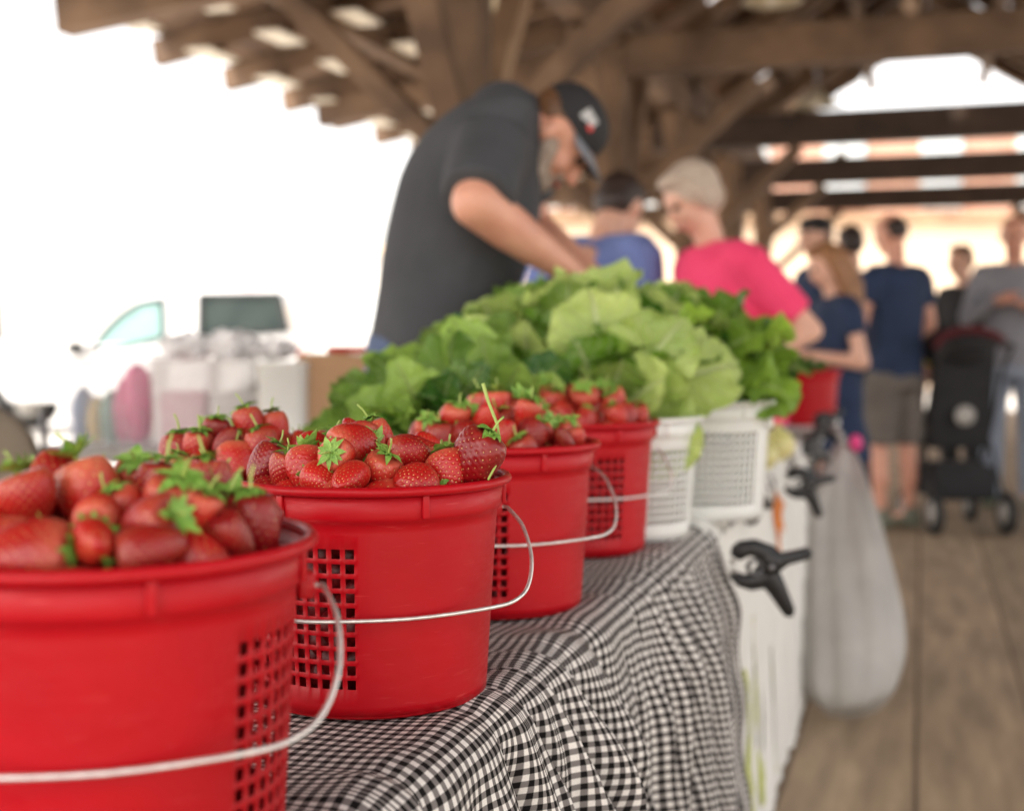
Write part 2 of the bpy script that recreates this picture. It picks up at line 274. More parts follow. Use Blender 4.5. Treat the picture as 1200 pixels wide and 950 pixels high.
# ------------------------------------------------------------------ mesh helpers
class MB:
    def __init__(s): s.v = []; s.f = []; s.mi = []; s.uv = {}
    def add(s, vs, fs, mi=0):
        o = len(s.v); s.v += [tuple(v) for v in vs]; s.f += [tuple(i+o for i in f) for f in fs]; s.mi += [mi]*len(fs); return o
    def box(s, c, d, rot=None, mi=0, bev=0):
        c = Vector(c); h = Vector(d)/2; rot = rot or Matrix.Identity(3)
        if bev <= 0:
            vs = [c + rot @ Vector((x*h.x, y*h.y, z*h.z)) for x in (-1, 1) for y in (-1, 1) for z in (-1, 1)]
            s.add(vs, [(0, 1, 3, 2), (4, 6, 7, 5), (0, 4, 5, 1), (2, 3, 7, 6), (0, 2, 6, 4), (1, 5, 7, 3)], mi)
        else:
            bm = bmesh.new(); bmesh.ops.create_cube(bm, size=1)
            for v in bm.verts: v.co = Vector((v.co.x*d[0], v.co.y*d[1], v.co.z*d[2]))
            bmesh.ops.bevel(bm, geom=bm.edges[:], offset=bev, segments=2, affect='EDGES', profile=.6)
            s.add([c + rot @ v.co for v in bm.verts], [[v.index for v in f.verts] for f in bm.faces], mi); bm.free()
    def beam(s, p, q, w, h, mi=0, up=Vector((0, 0, 1)), bev=0):
        p = Vector(p); q = Vector(q); d = (q-p); L = d.length; d.normalize()
        x = d.cross(up)
        if x.length < .01: x = d.cross(Vector(tuple(U)))
        x.normalize(); y = x.cross(d)
        s.box((p+q)/2, (w, L, h), Matrix((x, d, y)).transposed(), mi, bev)
    def tube(s, pts, rad, n=10, mi=0, cap=True, flat=None):
        pts = [Vector(p) for p in pts]; m = len(pts)
        if not hasattr(rad, '__len__'): rad = [rad]*m
        t0 = (pts[1]-pts[0]).normalized(); nrm = t0.orthogonal().normalized() if flat is None else (flat - t0*flat.dot(t0)).normalized()
        vs = []
        for i, p in enumerate(pts):
            t = (pts[min(i+1, m-1)]-pts[max(i-1, 0)]).normalized()
            nrm = (nrm - t*nrm.dot(t)).normalized(); bn = t.cross(nrm)
            for k in range(n):
                a = 2*PI*k/n; fl = 1 if flat is None else .6
                vs.append(p + (nrm*math.cos(a)*fl + bn*math.sin(a))*rad[i])
        fs = [(i*n+k, i*n+(k+1) % n, (i+1)*n+(k+1) % n, (i+1)*n+k) for i in range(m-1) for k in range(n)]
        if cap: fs += [tuple(reversed(range(n))), tuple((m-1)*n+k for k in range(n))]
        s.add(vs, fs, mi)
    def lathe(s, prof, n=48, mi=0, c=(0, 0, 0), closed=False, sx=1, sy=1):
        c = Vector(c); m = len(prof); vs = []
        for r, z in prof:
            for k in range(n):
                a = 2*PI*k/n; vs.append(c + Vector((r*math.cos(a)*sx, r*math.sin(a)*sy, z)))
        fs = [(i*n+k, i*n+(k+1) % n, ((i+1) % m)*n+(k+1) % n, ((i+1) % m)*n+k) for i in range(m if closed else m-1) for k in range(n)]
        s.add(vs, fs, mi)
    def sphere(s, c, r, n=12, mi=0, rot=None):
        c = Vector(c); r = Vector(r) if hasattr(r, '__len__') else Vector((r, r, r)); rot = rot or Matrix.Identity(3)
        vs = [c + rot @ Vector((0, 0, r.z))]
        m = n//2+2
        for i in range(1, m):
            t = PI*i/m
            for k in range(n): a = 2*PI*k/n; vs.append(c + rot @ Vector((r.x*math.sin(t)*math.cos(a), r.y*math.sin(t)*math.sin(a), r.z*math.cos(t))))
        vs.append(c + rot @ Vector((0, 0, -r.z)))
        fs = [(0, 1+k, 1+(k+1) % n) for k in range(n)]
        for i in range(m-2): fs += [(1+i*n+k, 1+(i+1)*n+k, 1+(i+1)*n+(k+1) % n, 1+i*n+(k+1) % n) for k in range(n)]
        L = len(vs)-1; fs += [(L, 1+(m-2)*n+(k+1) % n, 1+(m-2)*n+k) for k in range(n)]
        s.add(vs, fs, mi)
    def mesh(s, name, mats, smooth=True):
        me = bpy.data.meshes.new(name); me.from_pydata(s.v, [], s.f)
        for m in (mats if isinstance(mats, (list, tuple)) else [mats]): me.materials.append(m)
        me.polygons.foreach_set('material_index', s.mi); me.polygons.foreach_set('use_smooth', [smooth]*len(s.f)); me.update()
        return me
    def build(s, name, mats, parent=None, smooth=True, loc=None):
        return link(name, s.mesh(name, mats, smooth), parent, loc)
def link(name, me, parent=None, loc=None):
    o = bpy.data.objects.new(name, me); COL.objects.link(o)
    if parent: o.parent = parent
    if loc is not None: o.location = loc
    return o
def thing(name, label, cat, loc=(0, 0, 0), rz=0, group=None):
    o = bpy.data.objects.new(name, None); COL.objects.link(o); o.location = loc; o.rotation_euler = (0, 0, rz); o.empty_display_size = .05
    return tag(o, label, cat, group)
def tag(o, label, cat, group=None):
    o['label'] = label; o['category'] = cat
    if group: o['group'] = group
    return o
def struct(o): o['kind'] = 'structure'; return o
def stuff(o): o['kind'] = 'stuff'; return o
def children(o): return [c for c in bpy.data.objects if c.parent == o]
def copy_tree(o, parent=None):
    kids = list(o.children)
    c = o.copy(); COL.objects.link(c); c.parent = parent
    for k in kids: copy_tree(k, c)
    return c
def relabel(o, label, cat=None, group=None):
    o['label'] = label
    if cat: o['category'] = cat
    if group: o['group'] = group
    return o
def flat_shade(o): 
    for p in o.data.polygons: p.use_smooth = False
    return o
def auto(o, ang=35):
    o.data.polygons.foreach_set('use_smooth', [True]*len(o.data.polygons))
    bm = bmesh.new(); bm.from_mesh(o.data)
    for e in bm.edges: e.smooth = not (len(e.link_faces) == 2 and e.calc_face_angle(0) > R(ang))
    bm.to_mesh(o.data); bm.free(); return o

# ------------------------------------------------------------------ world and sun
SUN_EL, SUN_AZ = 52, 235     # azimuth measured like the sky texture rotation
w = bpy.data.worlds.new('World'); scene.world = w; w.use_nodes = True
nt = w.node_tree; bg = nt.nodes['Background']
sky = nd(nt, 'ShaderNodeTexSky'); sky.sky_type = 'NISHITA'; sky.sun_disc = False
sky.sun_elevation = R(SUN_EL); sky.sun_rotation = R(-127); sky.dust_density = 3; sky.air_density = 1
hs = nd(nt, 'ShaderNodeHueSaturation'); hs.inputs['Saturation'].default_value = .25; hs.inputs['Value'].default_value = 1
tint = nd(nt, 'ShaderNodeMixRGB', blend_type='MULTIPLY'); tint.inputs[0].default_value = 1; tint.inputs[2].default_value = (1.06, .99, .92, 1)
nt.links.new(sky.outputs[0], hs.inputs['Color']); nt.links.new(hs.outputs[0], tint.inputs[1]); nt.links.new(tint.outputs[0], bg.inputs['Color'])
bg.inputs['Strength'].default_value = .53
sd = bpy.data.lights.new('sun', 'SUN'); sd.energy = 5; sd.angle = R(.5); sd.color = (1, .93, .83)
so = bpy.data.objects.new('sun', sd); COL.objects.link(so)
sun_dir = Vector((-math.cos(R(SUN_EL))*.80, -math.cos(R(SUN_EL))*.60, math.sin(R(SUN_EL))))
so.rotation_euler = sun_dir.to_track_quat('Z', 'Y').to_euler(); so.location = (0, 0, 20)

# ------------------------------------------------------------------ ground, floor
mb = MB(); mb.add([(-3000, -3000, -.16), (3000, -3000, -.16), (3000, 3000, -.16), (-3000, 3000, -.16)], [(0, 1, 2, 3)])
struct(mb.build('ground', M['concrete'], smooth=False))
mb = MB(); a0, a1, b0, b1 = -4, 21.5, 5.2, -5.2
for (aa, bb, cc, dd) in [(a0, a1, b1, b0)]:
    c = [W(a0, b0, 0), W(a0, b1, 0), W(a1, b1, 0), W(a1, b0, 0)]; d = [p - Vector((0, 0, .159)) for p in c]
    mb.add(c+d, [(0, 1, 2, 3), (0, 4, 5, 1), (1, 5, 6, 2), (2, 6, 7, 3), (3, 7, 4, 0)])
struct(mb.build('floor', M['floor'], smooth=False))

# ------------------------------------------------------------------ shed
shed = thing('market_shed', 'open timber market pavilion with dark beams and board roof over the stalls', 'pavilion', W(8, 0, 0))
def shed_part(name, mb, m, smooth=False):
    o = mb.build(name, m, shed, smooth); o.matrix_parent_inverse = Matrix.Translation(shed.location).inverted(); return o
BAYS = [6.6, 10.05, 13.5, 16.9, 20.3]
rs = random.Random(3)
PB = 2.38
for i, a in enumerate(BAYS):
    for sgn in (1, -1):
        if sgn == -1 and a < 5: continue
        mb = MB(); mb.beam(W(a, sgn*PB, .002), W(a, sgn*PB, 3.9), .24, .24, up=U, bev=.015); shed_part('post', mb, M['timber'])
        for (da, db, ll) in ((1.05, 0, 3.35), (-1.05, 0, 3.35), (0, 1.25, 3.20), (0, -1.15, 3.07)):
            mb = MB(); mb.beam(W(a+da*.08, sgn*(PB+db*.08), 2.1), W(a+da, sgn*(PB+db), ll), .12, .17, up=U if da == 0 else N, bev=.01); shed_part('brace', mb, M['timber_light'] if (i == 0 and da > 0) else M['timber'])
    th = .30 if i == 1 else .32; bz = 3.17 if i == 1 else 3.08
    mb = MB(); mb.beam(W(a, -5.0, bz+th/2), W(a, 4.9, bz+th/2) if False else W(a, 2.75, bz+th/2), .22, th, bev=.015)
    shed_part('tie_beam', mb, M['timber'] if i < 2 else M['timber_dark'])
    # aisle rafter truss pieces
    mb = MB(); mb.beam(W(a, 2.4, 3.30), W(a, 4.95, 3.02), .16, .22, bev=.01); shed_part('aisle_beam', mb, M['timber'])
    # principal rafters of the central roof
    for sgn in (1, -1):
        if i == 4: continue
        mb = MB(); mb.beam(W(a, sgn*2.5, 3.75), W(a, sgn*.05, 5.35), .16, .24, bev=.01); shed_part('principal_rafter', mb, M['timber'])
    for sb_ in (1.45, -1.45):
        mb = MB(); mb.beam(W(a, sb_, 3.62), W(a, sb_, 4.40), .12, .12, up=U)
        if i < 2: shed_part('strut', mb, M['timber'])
for sgn in (1, -1):
    mb = MB(); mb.beam(W(-3, sgn*PB, 3.5), W(20.6, sgn*PB, 3.5), .2, .26, bev=.01); shed_part('plate_beam', mb, M['timber'])
    for b, z in ((1.6, 4.46), (.8, 4.98)):
        mb = MB(); mb.beam(W(-3, sgn*b, z), W(20.6, sgn*b, z), .12, .16, bev=.01); shed_part('purlin', mb, M['timber'])
mb = MB(); mb.beam(W(-3, 3.9, 3.30), W(20.6, 3.9, 3.30), .14, .16, bev=.01); shed_part('purlin', mb, M['timber'])
# rafters
a = -2.6; k = 0
while a < 20.7:
    mb = MB(); mb.beam(W(a, 2.3, 3.62), W(a, 5.30, 3.15), .10, .18); shed_part('rafter', mb, M['timber'])
    for sgn in (1, -1):
        mb = MB(); mb.beam(W(a, sgn*2.55, 4.02), W(a, 0, 5.66), .08, .14); shed_part('rafter', mb, M['timber'])
    mb = MB(); mb.beam(W(a, -2.3, 3.62), W(a, -5.30, 3.15), .10, .18)
    if a > 6: shed_part('rafter', mb, M['timber'])
    a += .975
# roof boards with gaps the sky shows through
def roof_slope(name, bs, zs, bstart, board, gapprob, amin=-3.0):
    mb = MB(); (b0, b1), (z0, z1) = bs, zs; L = math.hypot(b1-b0, z1-z0); n = int(L/board)
    for i in range(n):
        t0 = i/n; t1 = (i+1)/n - .0015
        aa = amin
        while aa < 20.75:
            ln = rs.uniform(1.2, 2.8) if gapprob else rs.uniform(2.2, 4.2); e = min(aa+ln, 20.8)
            g = rs.random() < gapprob and aa > 8.5
            zz = rs.uniform(0, .006)
            q = [W(aa, b0+(b1-b0)*t0, z0+(z1-z0)*t0+zz), W(e-(.13 if g else .002), b0+(b1-b0)*t0, z0+(z1-z0)*t0+zz), W(e-(.13 if g else .002), b0+(b1-b0)*t1, z0+(z1-z0)*t1+zz), W(aa, b0+(b1-b0)*t1, z0+(z1-z0)*t1+zz)]
            up = [p+Vector((0, 0, .022)) for p in q]
            mb.add(q+up, [(0, 1, 2, 3), (7, 6, 5, 4), (0, 4, 5, 1), (1, 5, 6, 2), (2, 6, 7, 3), (3, 7, 4, 0)]); aa = e
    return shed_part(name, mb, M['deck'])
roof_slope('roof_boards', (5.25, 2.3), (3.26, 3.73), 0, .16, .0)
roof_slope('roof_boards', (2.62, 0), (4.05, 5.75), 0, .16, .55, -3.0)
roof_slope('roof_boards', (0, -2.62), (5.75, 4.05), 0, .16, .55, -3.0)
roof_slope('roof_boards', (-2.3, -5.25), (3.73, 3.26), 0, .16, .0, 6)
# clerestory boards between the aisle roof and the central roof
mb = MB(); mb.beam(W(-3, 2.42, 3.86), W(20.6, 2.42, 3.86), .03, .34); shed_part('side_boards', mb, M['timber'])
# cream plates under the aisle roof, added in place of bright sky spots
for row, (Lb, n0) in enumerate(((4.84, 12), (4.30, 12), (3.72, 12))):
    for k in range(n0):
        aa = 6.0+.975*k + (.3 if row else 0)
        z = 3.62-(Lb-2.3)/3.0*.47 - .10
        if Lb == 3.82: z -= .0
        mb = MB(); mb.box(W(-2.6+.975*(8+k), Lb, z-.012), (.20, .40, .02), Matrix.Rotation(math.atan2(U.x, U.y)*-1, 3, 'Z'), bev=.004); shed_part('bright_spot_plate', mb, M['lit_cream'])
# pendant lamps
def lamp_mesh():
    mb = MB(); mb.lathe([(.001, .16), (.05, .155), (.07, .10), (.16, .06), (.225, 0), (.215, .002), (.15, .05), (.06, .09), (.001, .1)], 28)
    return mb.mesh('shade', M['cream'])
sh_me = lamp_mesh()
rod = MB(); rod.tube([(0, 0, .15), (0, 0, .9)], .012, 8); rod_me = rod.mesh('hanging_rod', M['steel'])
bulb = MB(); bulb.sphere((0, 0, .03), (.05, .05, .06)); bulb_me = bulb.mesh('bulb', M['lit_cream'])
for k, (px, py, Y, lb) in enumerate(((905, 2, 9.6, 'cream enamel dome lamp cut by the top edge, above the pink shirt'), (957, 124, 13.0, 'cream dome lamp hanging beside the bright gable opening'), (985, 192, 17.0, 'small cream dome lamp hanging in front of the brick building'), (565, 6, 9.0, 'cream dome lamp hanging above the man in the cap'))):
    t = thing('pendant_lamp', lb, 'lamp', P(px, py, Y), group='dome lamps hanging under the roof')
    link('shade', sh_me, t); link('hanging_rod', rod_me, t); link('bulb', bulb_me, t)

# ------------------------------------------------------------------ brick building beyond
bb = thing('brick_building', 'salmon brick building with rows of windows above a warm plaster ground floor', 'building', (9, 30, 0))
mb = MB(); mb.box((3, 0, 4.95), (24, 1, 2.4)); mb.build('brick_wall', M['brick'], bb, False)
mb = MB(); mb.box((3, -.1, 1.87), (24, 1.2, 3.74)); mb.build('plaster_wall', M['stucco'], bb, False)
mb = MB(); mb.box((3, -.2, 3.86), (24.2, 1.5, .2)); mb.build('cornice', M['timber_light'], bb, False)
mb = MB(); mb.box((3, 0, 6.22), (24.4, 1.5, .14)); mb.build('roof', M['timber_dark'], bb, False)
for k in range(11):
    for z in (4.45, 5.60):
        wn = MB(); wn.box((-8+k*2.2, -.53, z), (.95, .08, .75)); wf = wn.build('window_frame', M['frame_white'], bb, False)
        pn = MB(); pn.box((-8+k*2.2-.22, -.58, z), (.38, .03, .62)); pn.box((-8+k*2.2+.22, -.58, z), (.38, .03, .62)); pn.build('pane', M['pane'], wf, False)
for k in range(5):
    dn = MB(); dn.box((-6+k*4.4, -.73, 1.2), (1.2, .06, 2.3)); dn.build('door', M['pale_wall'], bb, False)
pb = thing('pale_building', 'low pale building with a flat roof, washed out by sun behind the parked car', 'building', (-7, 48, -.15))
mb = MB(); mb.box((0, 0, 2.2), (22, 5, 4.4)); mb.build('wall', M['pale_wall'], pb, False)
mb = MB(); mb.box((0, 0, 4.5), (22.6, 5.6, .2)); mb.build('roof', M['stucco'], pb, False)
for k in range(6):
    mb = MB(); mb.box((-9+k*3.6, -2.52, 2.2), (1.5, .08, 1.4)); mb.build('window', M['pane'], pb, False)

# ------------------------------------------------------------------ tables
def folding_table(label, Y0, Y1, width, z=TZ, inset=0.0):
    e0, e1 = edge(Y0), edge(Y1); mid = (e0+e1)/2 - N*(width/2); L = (e1-e0).length
    t = thing('folding_table', label, 'table', (mid.x, mid.y, 0), math.atan2(U.y, U.x), group='folding tables in the row')
    mb = MB(); mb.box((0, 0, z-.022), (L, width, .04), bev=.008); mb.build('tabletop', M['tabletop'], t)
    for sx in (-1, 1):
        for sy in (-1, 1):
            mb = MB(); mb.tube([(sx*(L/2-.18), sy*(width/2-.09), .002), (sx*(L/2-.22), sy*(width/2-.09), z-.045)], .0125, 10); mb.build('leg', M['steel'], t)
        mb = MB(); mb.tube([(sx*(L/2-.19), -(width/2-.09), .2), (sx*(L/2-.19), (width/2-.09), .2)], .009, 8); mb.build('crossbar', M['steel'], t)
    return t
folding_table('long folding table under the gingham cloth and the red strawberry buckets', .30, 2.2, .74)
folding_table('folding table under the grey cloth holding the lettuce, clamps on its edge', 2.24, 4.0, .74)
folding_table('short folding table holding the far red basket of greens', 4.62, 5.6, .46)

# cloth surface
def fold(s, a, seed=0):
    x = s + .026*math.sin(s*7.3+seed) + .012*math.sin(s*19+seed*2) - a*.05 + a*.16*math.sin(s*4.1+1+seed)
    p = (x/.092) % 1.0; c = .5-.5*math.cos(2*PI*p); ridge = 2*c**.62-1            # broad crest, narrow valley
    amp = .70+.45*math.sin(s*11.7+seed+2) + .2*math.sin(s*23+a*9)
    g = .26*math.sin(2*PI*x/.041+2+seed+a*7)*(.5+.5*math.sin(s*13+1+a*5)) + .10*math.sin(a*38+s*22)*math.sin(s*31)
    return ridge*amp + g
def cloth_pt(s, a, lean, amp, seed=0, Y0=.3, top=.0025, r=.035, endflare=None):
    """s: along the edge from Y0 (metres); a: arc length outward from the edge (negative on the table)"""
    th = PI/2 - lean
    if a <= 0: d, z, ang = a, 0, 0
    elif a < r*th: ang = a/r; d, z = r*math.sin(ang), -r*(1-math.cos(ang))
    else: ang = th; rem = a-r*th; d, z = r*math.sin(th)+rem*math.cos(th), -r*(1-math.cos(th))-rem*math.sin(th)
    f = fold(s, max(a, 0), seed)
    if a <= 0: off = .0050*(f+1)*math.exp(a/.045) + .0012*(1+math.sin(s*31+a*23))*math.exp(a/.2)
    else:
        q = min(1, a/.17); q = q*q*(3-2*q); off = .0050*(f+1)*(1-q) + amp*(f+.4)*q
    dn = d + off*math.sin(ang); dz = z + off*math.cos(ang)
    base = edge(Y0) - N*r*.6 + U*s
    return base + N*dn + Vector((0, 0, TZ+top+dz))
def cloth_mesh(name, mat_, s0, s1, a0, a1, ds, da, stretch=1.0, uvfold=True, **kw):
    ss = [s0+(s1-s0)*i/int((s1-s0)/ds) for i in range(int((s1-s0)/ds)+1)]
    aa = []; a = a0
    while a < a1: aa.append(a); a += da*(4 if a < -.25 else 1)
    aa.append(a1)
    vs = []; us = [0.0]
    for i in range(1, len(ss)):
        p, q = cloth_pt(ss[i-1], .16, **kw), cloth_pt(ss[i], .16, **kw); us.append(us[-1]+ (((q-p).length-.006)*.75+.006*.25 if False else (q-p).length*.8))
    for i, s in enumerate(ss):
        for a in aa:
            vs.append(cloth_pt(s, a, **kw))
    m = len(aa); fs = [(i*m+j, (i+1)*m+j, (i+1)*m+j+1, i*m+j+1) for i in range(len(ss)-1) for j in range(m-1)]
    mb = MB(); mb.add(vs, fs); me = mb.mesh(name, mat_)
    uvl = me.uv_layers.new(name='UVMap'); dat = np.zeros(len(me.loops)*2)
    vi = np.zeros(len(me.loops), dtype=int); me.loops.foreach_get('vertex_index', vi)
    uu = np.array(us); vv = np.array(aa); dat[0::2] = uu[vi//m]; dat[1::2] = vv[vi % m]; uvl.data.foreach_set('uv', dat)
    return me
cl = link('tablecloth', cloth_mesh('tablecloth', M['gingham'], -.12, 2.02, -.74, .60, .005, .008, lean=R(5), amp=.046, Y0=.3))
tag(cl, 'black and white gingham tablecloth with deep folds hanging over the front edge', 'tablecloth')
cl2 = link('tablecloth', cloth_mesh('tablecloth_grey', M['gingham'], 0.0, 1.85, -.74, .05, .01, .012, lean=R(10), amp=.004, Y0=2.22, seed=2))
tag(cl2, 'fine checked tablecloth that reads grey under the onion and lettuce', 'tablecloth')
cl3 = link('tablecloth', cloth_mesh('tablecloth_far', M['white_cloth'], -.02, 1.08, -.45, .06, .02, .015, lean=R(10), amp=.004, Y0=4.6, seed=3))
tag(cl3, 'plain pale cloth on the far table under the red basket', 'tablecloth')
# white printed cloth
bk = dict(lean=R(3.5), amp=.010, Y0=2.17, seed=5, top=.006, r=.030)
me = cloth_mesh('white_cloth', M['white_cloth'], 0, 1.95, -.01, .72, .012, .014, **bk)
wc = link('printed_cloth', me); tag(wc, 'white cloth printed with an orange carrot, clamped along the table front', 'cloth')
def patch(name, outline_fn, m, s_c, a_c):
    mb = MB(); rows = outline_fn; vs = []; fs = []
    for i, (sc, a, hw) in enumerate(rows):
        for t in (-1, -.33, .33, 1): vs.append(cloth_pt(s_c+sc+hw*t, a_c+a, **{**bk, 'top': bk['top']})+N*.003)
    for i in range(len(rows)-1):
        for j in range(3): fs.append((i*4+j, i*4+j+1, (i+1)*4+j+1, (i+1)*4+j))
    mb.add(vs, fs); return mb.build(name, m, wc)
patch('carrot_print', [(0, 0, .01), (.02, .02, .07), (.03, .05, .09), (.03, .08, .08), (.02, .11, .055), (.0, .14, .03), (-.01, .17, .008)], M['orange'], 1.02, .06)
for k, (sc, ln) in enumerate(((.35, .34), (.47, .42), (.56, .26), (.73, .30))):
    patch('leaf_print', [(.02*math.sin(j*.9+k), .40+.3-ln+j*ln/8*.95, .012+.01*math.sin(PI*j/8)) for j in range(9)], M['lime'], sc, -.02)

# ------------------------------------------------------------------ buckets
HB = .188
def bucket_meshes(mname, white=False):
    # profile of wall
    rows = [0.0, .006]; z = .024
    nr = 10
    zz = []
    for i in range(nr): zz += [.026+i*.0116, .026+i*.0116+.0078]
    zs = [.004, .012] + zz + [.150, .158]
    NP = 60; bar = .36
    cols = []
    for k in range(NP): cols += [k*6.0, k*6.0+6*bar]
    def rad(z): return .0985 + (.108-.0985)*z/.158
    mb = MB(); nC = len(cols); vs = []
    for z in zs:
        for c in cols: vs.append((rad(z)*math.cos(R(c)), rad(z)*math.sin(R(c)), z))
    fs = []
    for i in range(len(zs)-1):
        hole_row = 2 <= i < 2+len(zz) and (i-2) % 2 == 0
        for j in range(nC):
            c = cols[j]; is_h = j % 2 == 1
            k = j//2
            inpanel = (2 <= (k % 30) < 16)
            if hole_row and is_h and inpanel: continue
            fs.append((i*nC+j, i*nC+(j+1) % nC, (i+1)*nC+(j+1) % nC, (i+1)*nC+j))
    mb.add(vs, fs)
    # base
    base = [(.0985*math.cos(R(c)), .0985*math.sin(R(c)), .004) for c in cols]; b2 = [(.095*math.cos(R(c)), .095*math.sin(R(c)), .0008) for c in cols]
    o = mb.add(base+b2, [(nC+j, nC+(j+1) % nC, (j+1) % nC, j) for j in range(nC)] + [tuple(reversed(range(nC, 2*nC)))])
    # collar on the same columns
    col = [(.1080, .158), (.1108, .1595), (.1118, .163), (.1135, .181)]
    mb.add([(r*math.cos(R(c)), r*math.sin(R(c)), z) for r, z in col for c in cols], [(i*nC+j, i*nC+(j+1) % nC, (i+1)*nC+(j+1) % nC, (i+1)*nC+j) for i in range(3) for j in range(nC)])
    bm = bmesh.new(); tmp = mb.mesh('t', M['red']); bm.from_mesh(tmp); bmesh.ops.remove_doubles(bm, verts=bm.verts, dist=.0002); bmesh.ops.recalc_face_normals(bm, faces=bm.faces)
    me = bpy.data.meshes.new('shell'); bm.to_mesh(me); bm.free(); bpy.data.meshes.remove(tmp)
    me.materials.clear(); me.materials.append(M[mname])
    me.polygons.foreach_set('use_smooth', [True]*len(me.polygons))
    rim = MB(); prof = []
    for k in range(14):
        a = 2*PI*k/14; prof.append((.1165+.0042*math.cos(a), .1835+.0040*math.sin(a)))
    rim.lathe(prof, 120, closed=True)
    rim.lathe([(.1135, .180), (.1122, .186)], 120)
    rme = rim.mesh('rim', M[mname])
    rib = MB(); rib.box((.1140, 0, .171), (.0035, .0055, .019), bev=.0008)
    ribm = rib.mesh('rim_rib', M[mname])
    ear = MB()
    ear.box((.1135, 0, .153), (.010, .016, .016), bev=.002); earm = ear.mesh('ear', M[mname])
    return me, rme, ribm, earm
def bail_mesh():
    # local: ears at x=+-.12, bail hangs toward -y
    half = [(.1140, 0, .152), (.1225, -.001, .152), (.1245, -.010, .150), (.1285, -.030, .138), (.1260, -.055, .116), (.115, -.076, .097), (.098, -.092, .088), (.07, -.103, .085), (0, -.1095, .083)]
    pts = half + [(-x, y, z) for x, y, z in reversed(half[:-1])]
    # smooth
    P2 = []
    for i in range(len(pts)-1):
        p0, p1, p2, p3 = [Vector(pts[max(0, min(len(pts)-1, k))]) for k in (i-1, i, i+1, i+2)]
        for t in (0, .25, .5, .75):
            P2.append(.5*((2*p1)+(-p0+p2)*t+(2*p0-5*p1+4*p2-p3)*t*t+(-p0+3*p1-3*p2+p3)*t**3))
    P2.append(Vector(pts[-1]))
    mb = MB(); mb.tube(P2, .0017, 8); return mb.mesh('handle', M['wire'])
RED = bucket_meshes('red'); WHT = bucket_meshes('white_plastic'); BAIL = bail_mesh()
def bucket(name, label, cat, group, meshes, pos, panel_rot, bail_rot, bail=True, scale=1, tilt=0):
    t = thing(name, label, cat, (pos[0], pos[1], TZ+.0065), 0, group); t.scale = (scale,)*3
    o = link('shell', meshes[0], t); o.rotation_euler.z = R(panel_rot)
    sol = o.modifiers.new('wall_thickness', 'SOLIDIFY'); sol.thickness = .0017; sol.offset = -1
    o = link('rim', meshes[1], t); 
    for k in range(6): rb = link('rim_rib', meshes[2], t); rb.rotation_euler.z = R(-62+60*k)
    for k in (0, 1):
        e = link('ear', meshes[3], t); e.rotation_euler.z = R(bail_rot + 180*k)
    if bail:
        h = link('handle', BAIL, t); h.rotation_euler.z = R(bail_rot)
    return t
# name, centre x,y ; angle 0 = +x. panel hole range in mesh: 12..96 deg and 192..276 deg
def px_xy(px, Y): p = P(px, 400, Y); return (p.x, p.y)
BUCK = [
 ('nearest', px_xy(123, .79), -48, 16, 1.07),
 ('second', px_xy(434, 1.17), -7, 22, 1.07),
 ('third', px_xy(580, 1.56), 2, 24, 1.07),
 ('fourth', px_xy(676, 1.98), 29, 30, 1.07),
 ('back', px_xy(285, 1.44), 20, 100, .97),
]
lab = {'nearest': 'nearest red bucket of strawberries, cut off by the left edge',
 'second': 'sharply focused red bucket of strawberries, second from the front, wire handle down',
 'third': 'third red bucket of strawberries along the table edge, bent wire handle hanging',
 'fourth': 'fourth red bucket of strawberries, right beside the white basket',
 'back': 'back row red bucket of strawberries, only its rim showing between the front two'}
for nme, xy, pr, br, bsc in BUCK:
    bucket('berry_bucket', lab[nme], 'bucket', 'red plastic buckets of strawberries', RED, xy, pr, br, nme != 'back', bsc)
W5 = px_xy(735, 2.13); W6 = px_xy(822, 2.36)
wg = 'white plastic baskets holding greens'
bucket('produce_basket', 'white plastic basket with square mesh sides, left of the two under the lettuce', 'basket', wg, WHT, W5, 55, 60, False, 1.06)
bucket('produce_basket', 'white plastic basket with square mesh sides, right of the two, at the table edge', 'basket', wg, WHT, W6, 40, 150, False, 1.15)
WB = [px_xy(492, 2.10), px_xy(620, 2.48), px_xy(745, 2.85)]
for k, p in enumerate(WB):
    bucket('produce_basket', ['white basket almost hidden under the dark salad leaves', 'white basket buried under the pale romaine lettuce', 'white basket hidden behind the front pair under green lettuce'][k], 'basket', wg, WHT, p, 40, 60, False, 1.0)

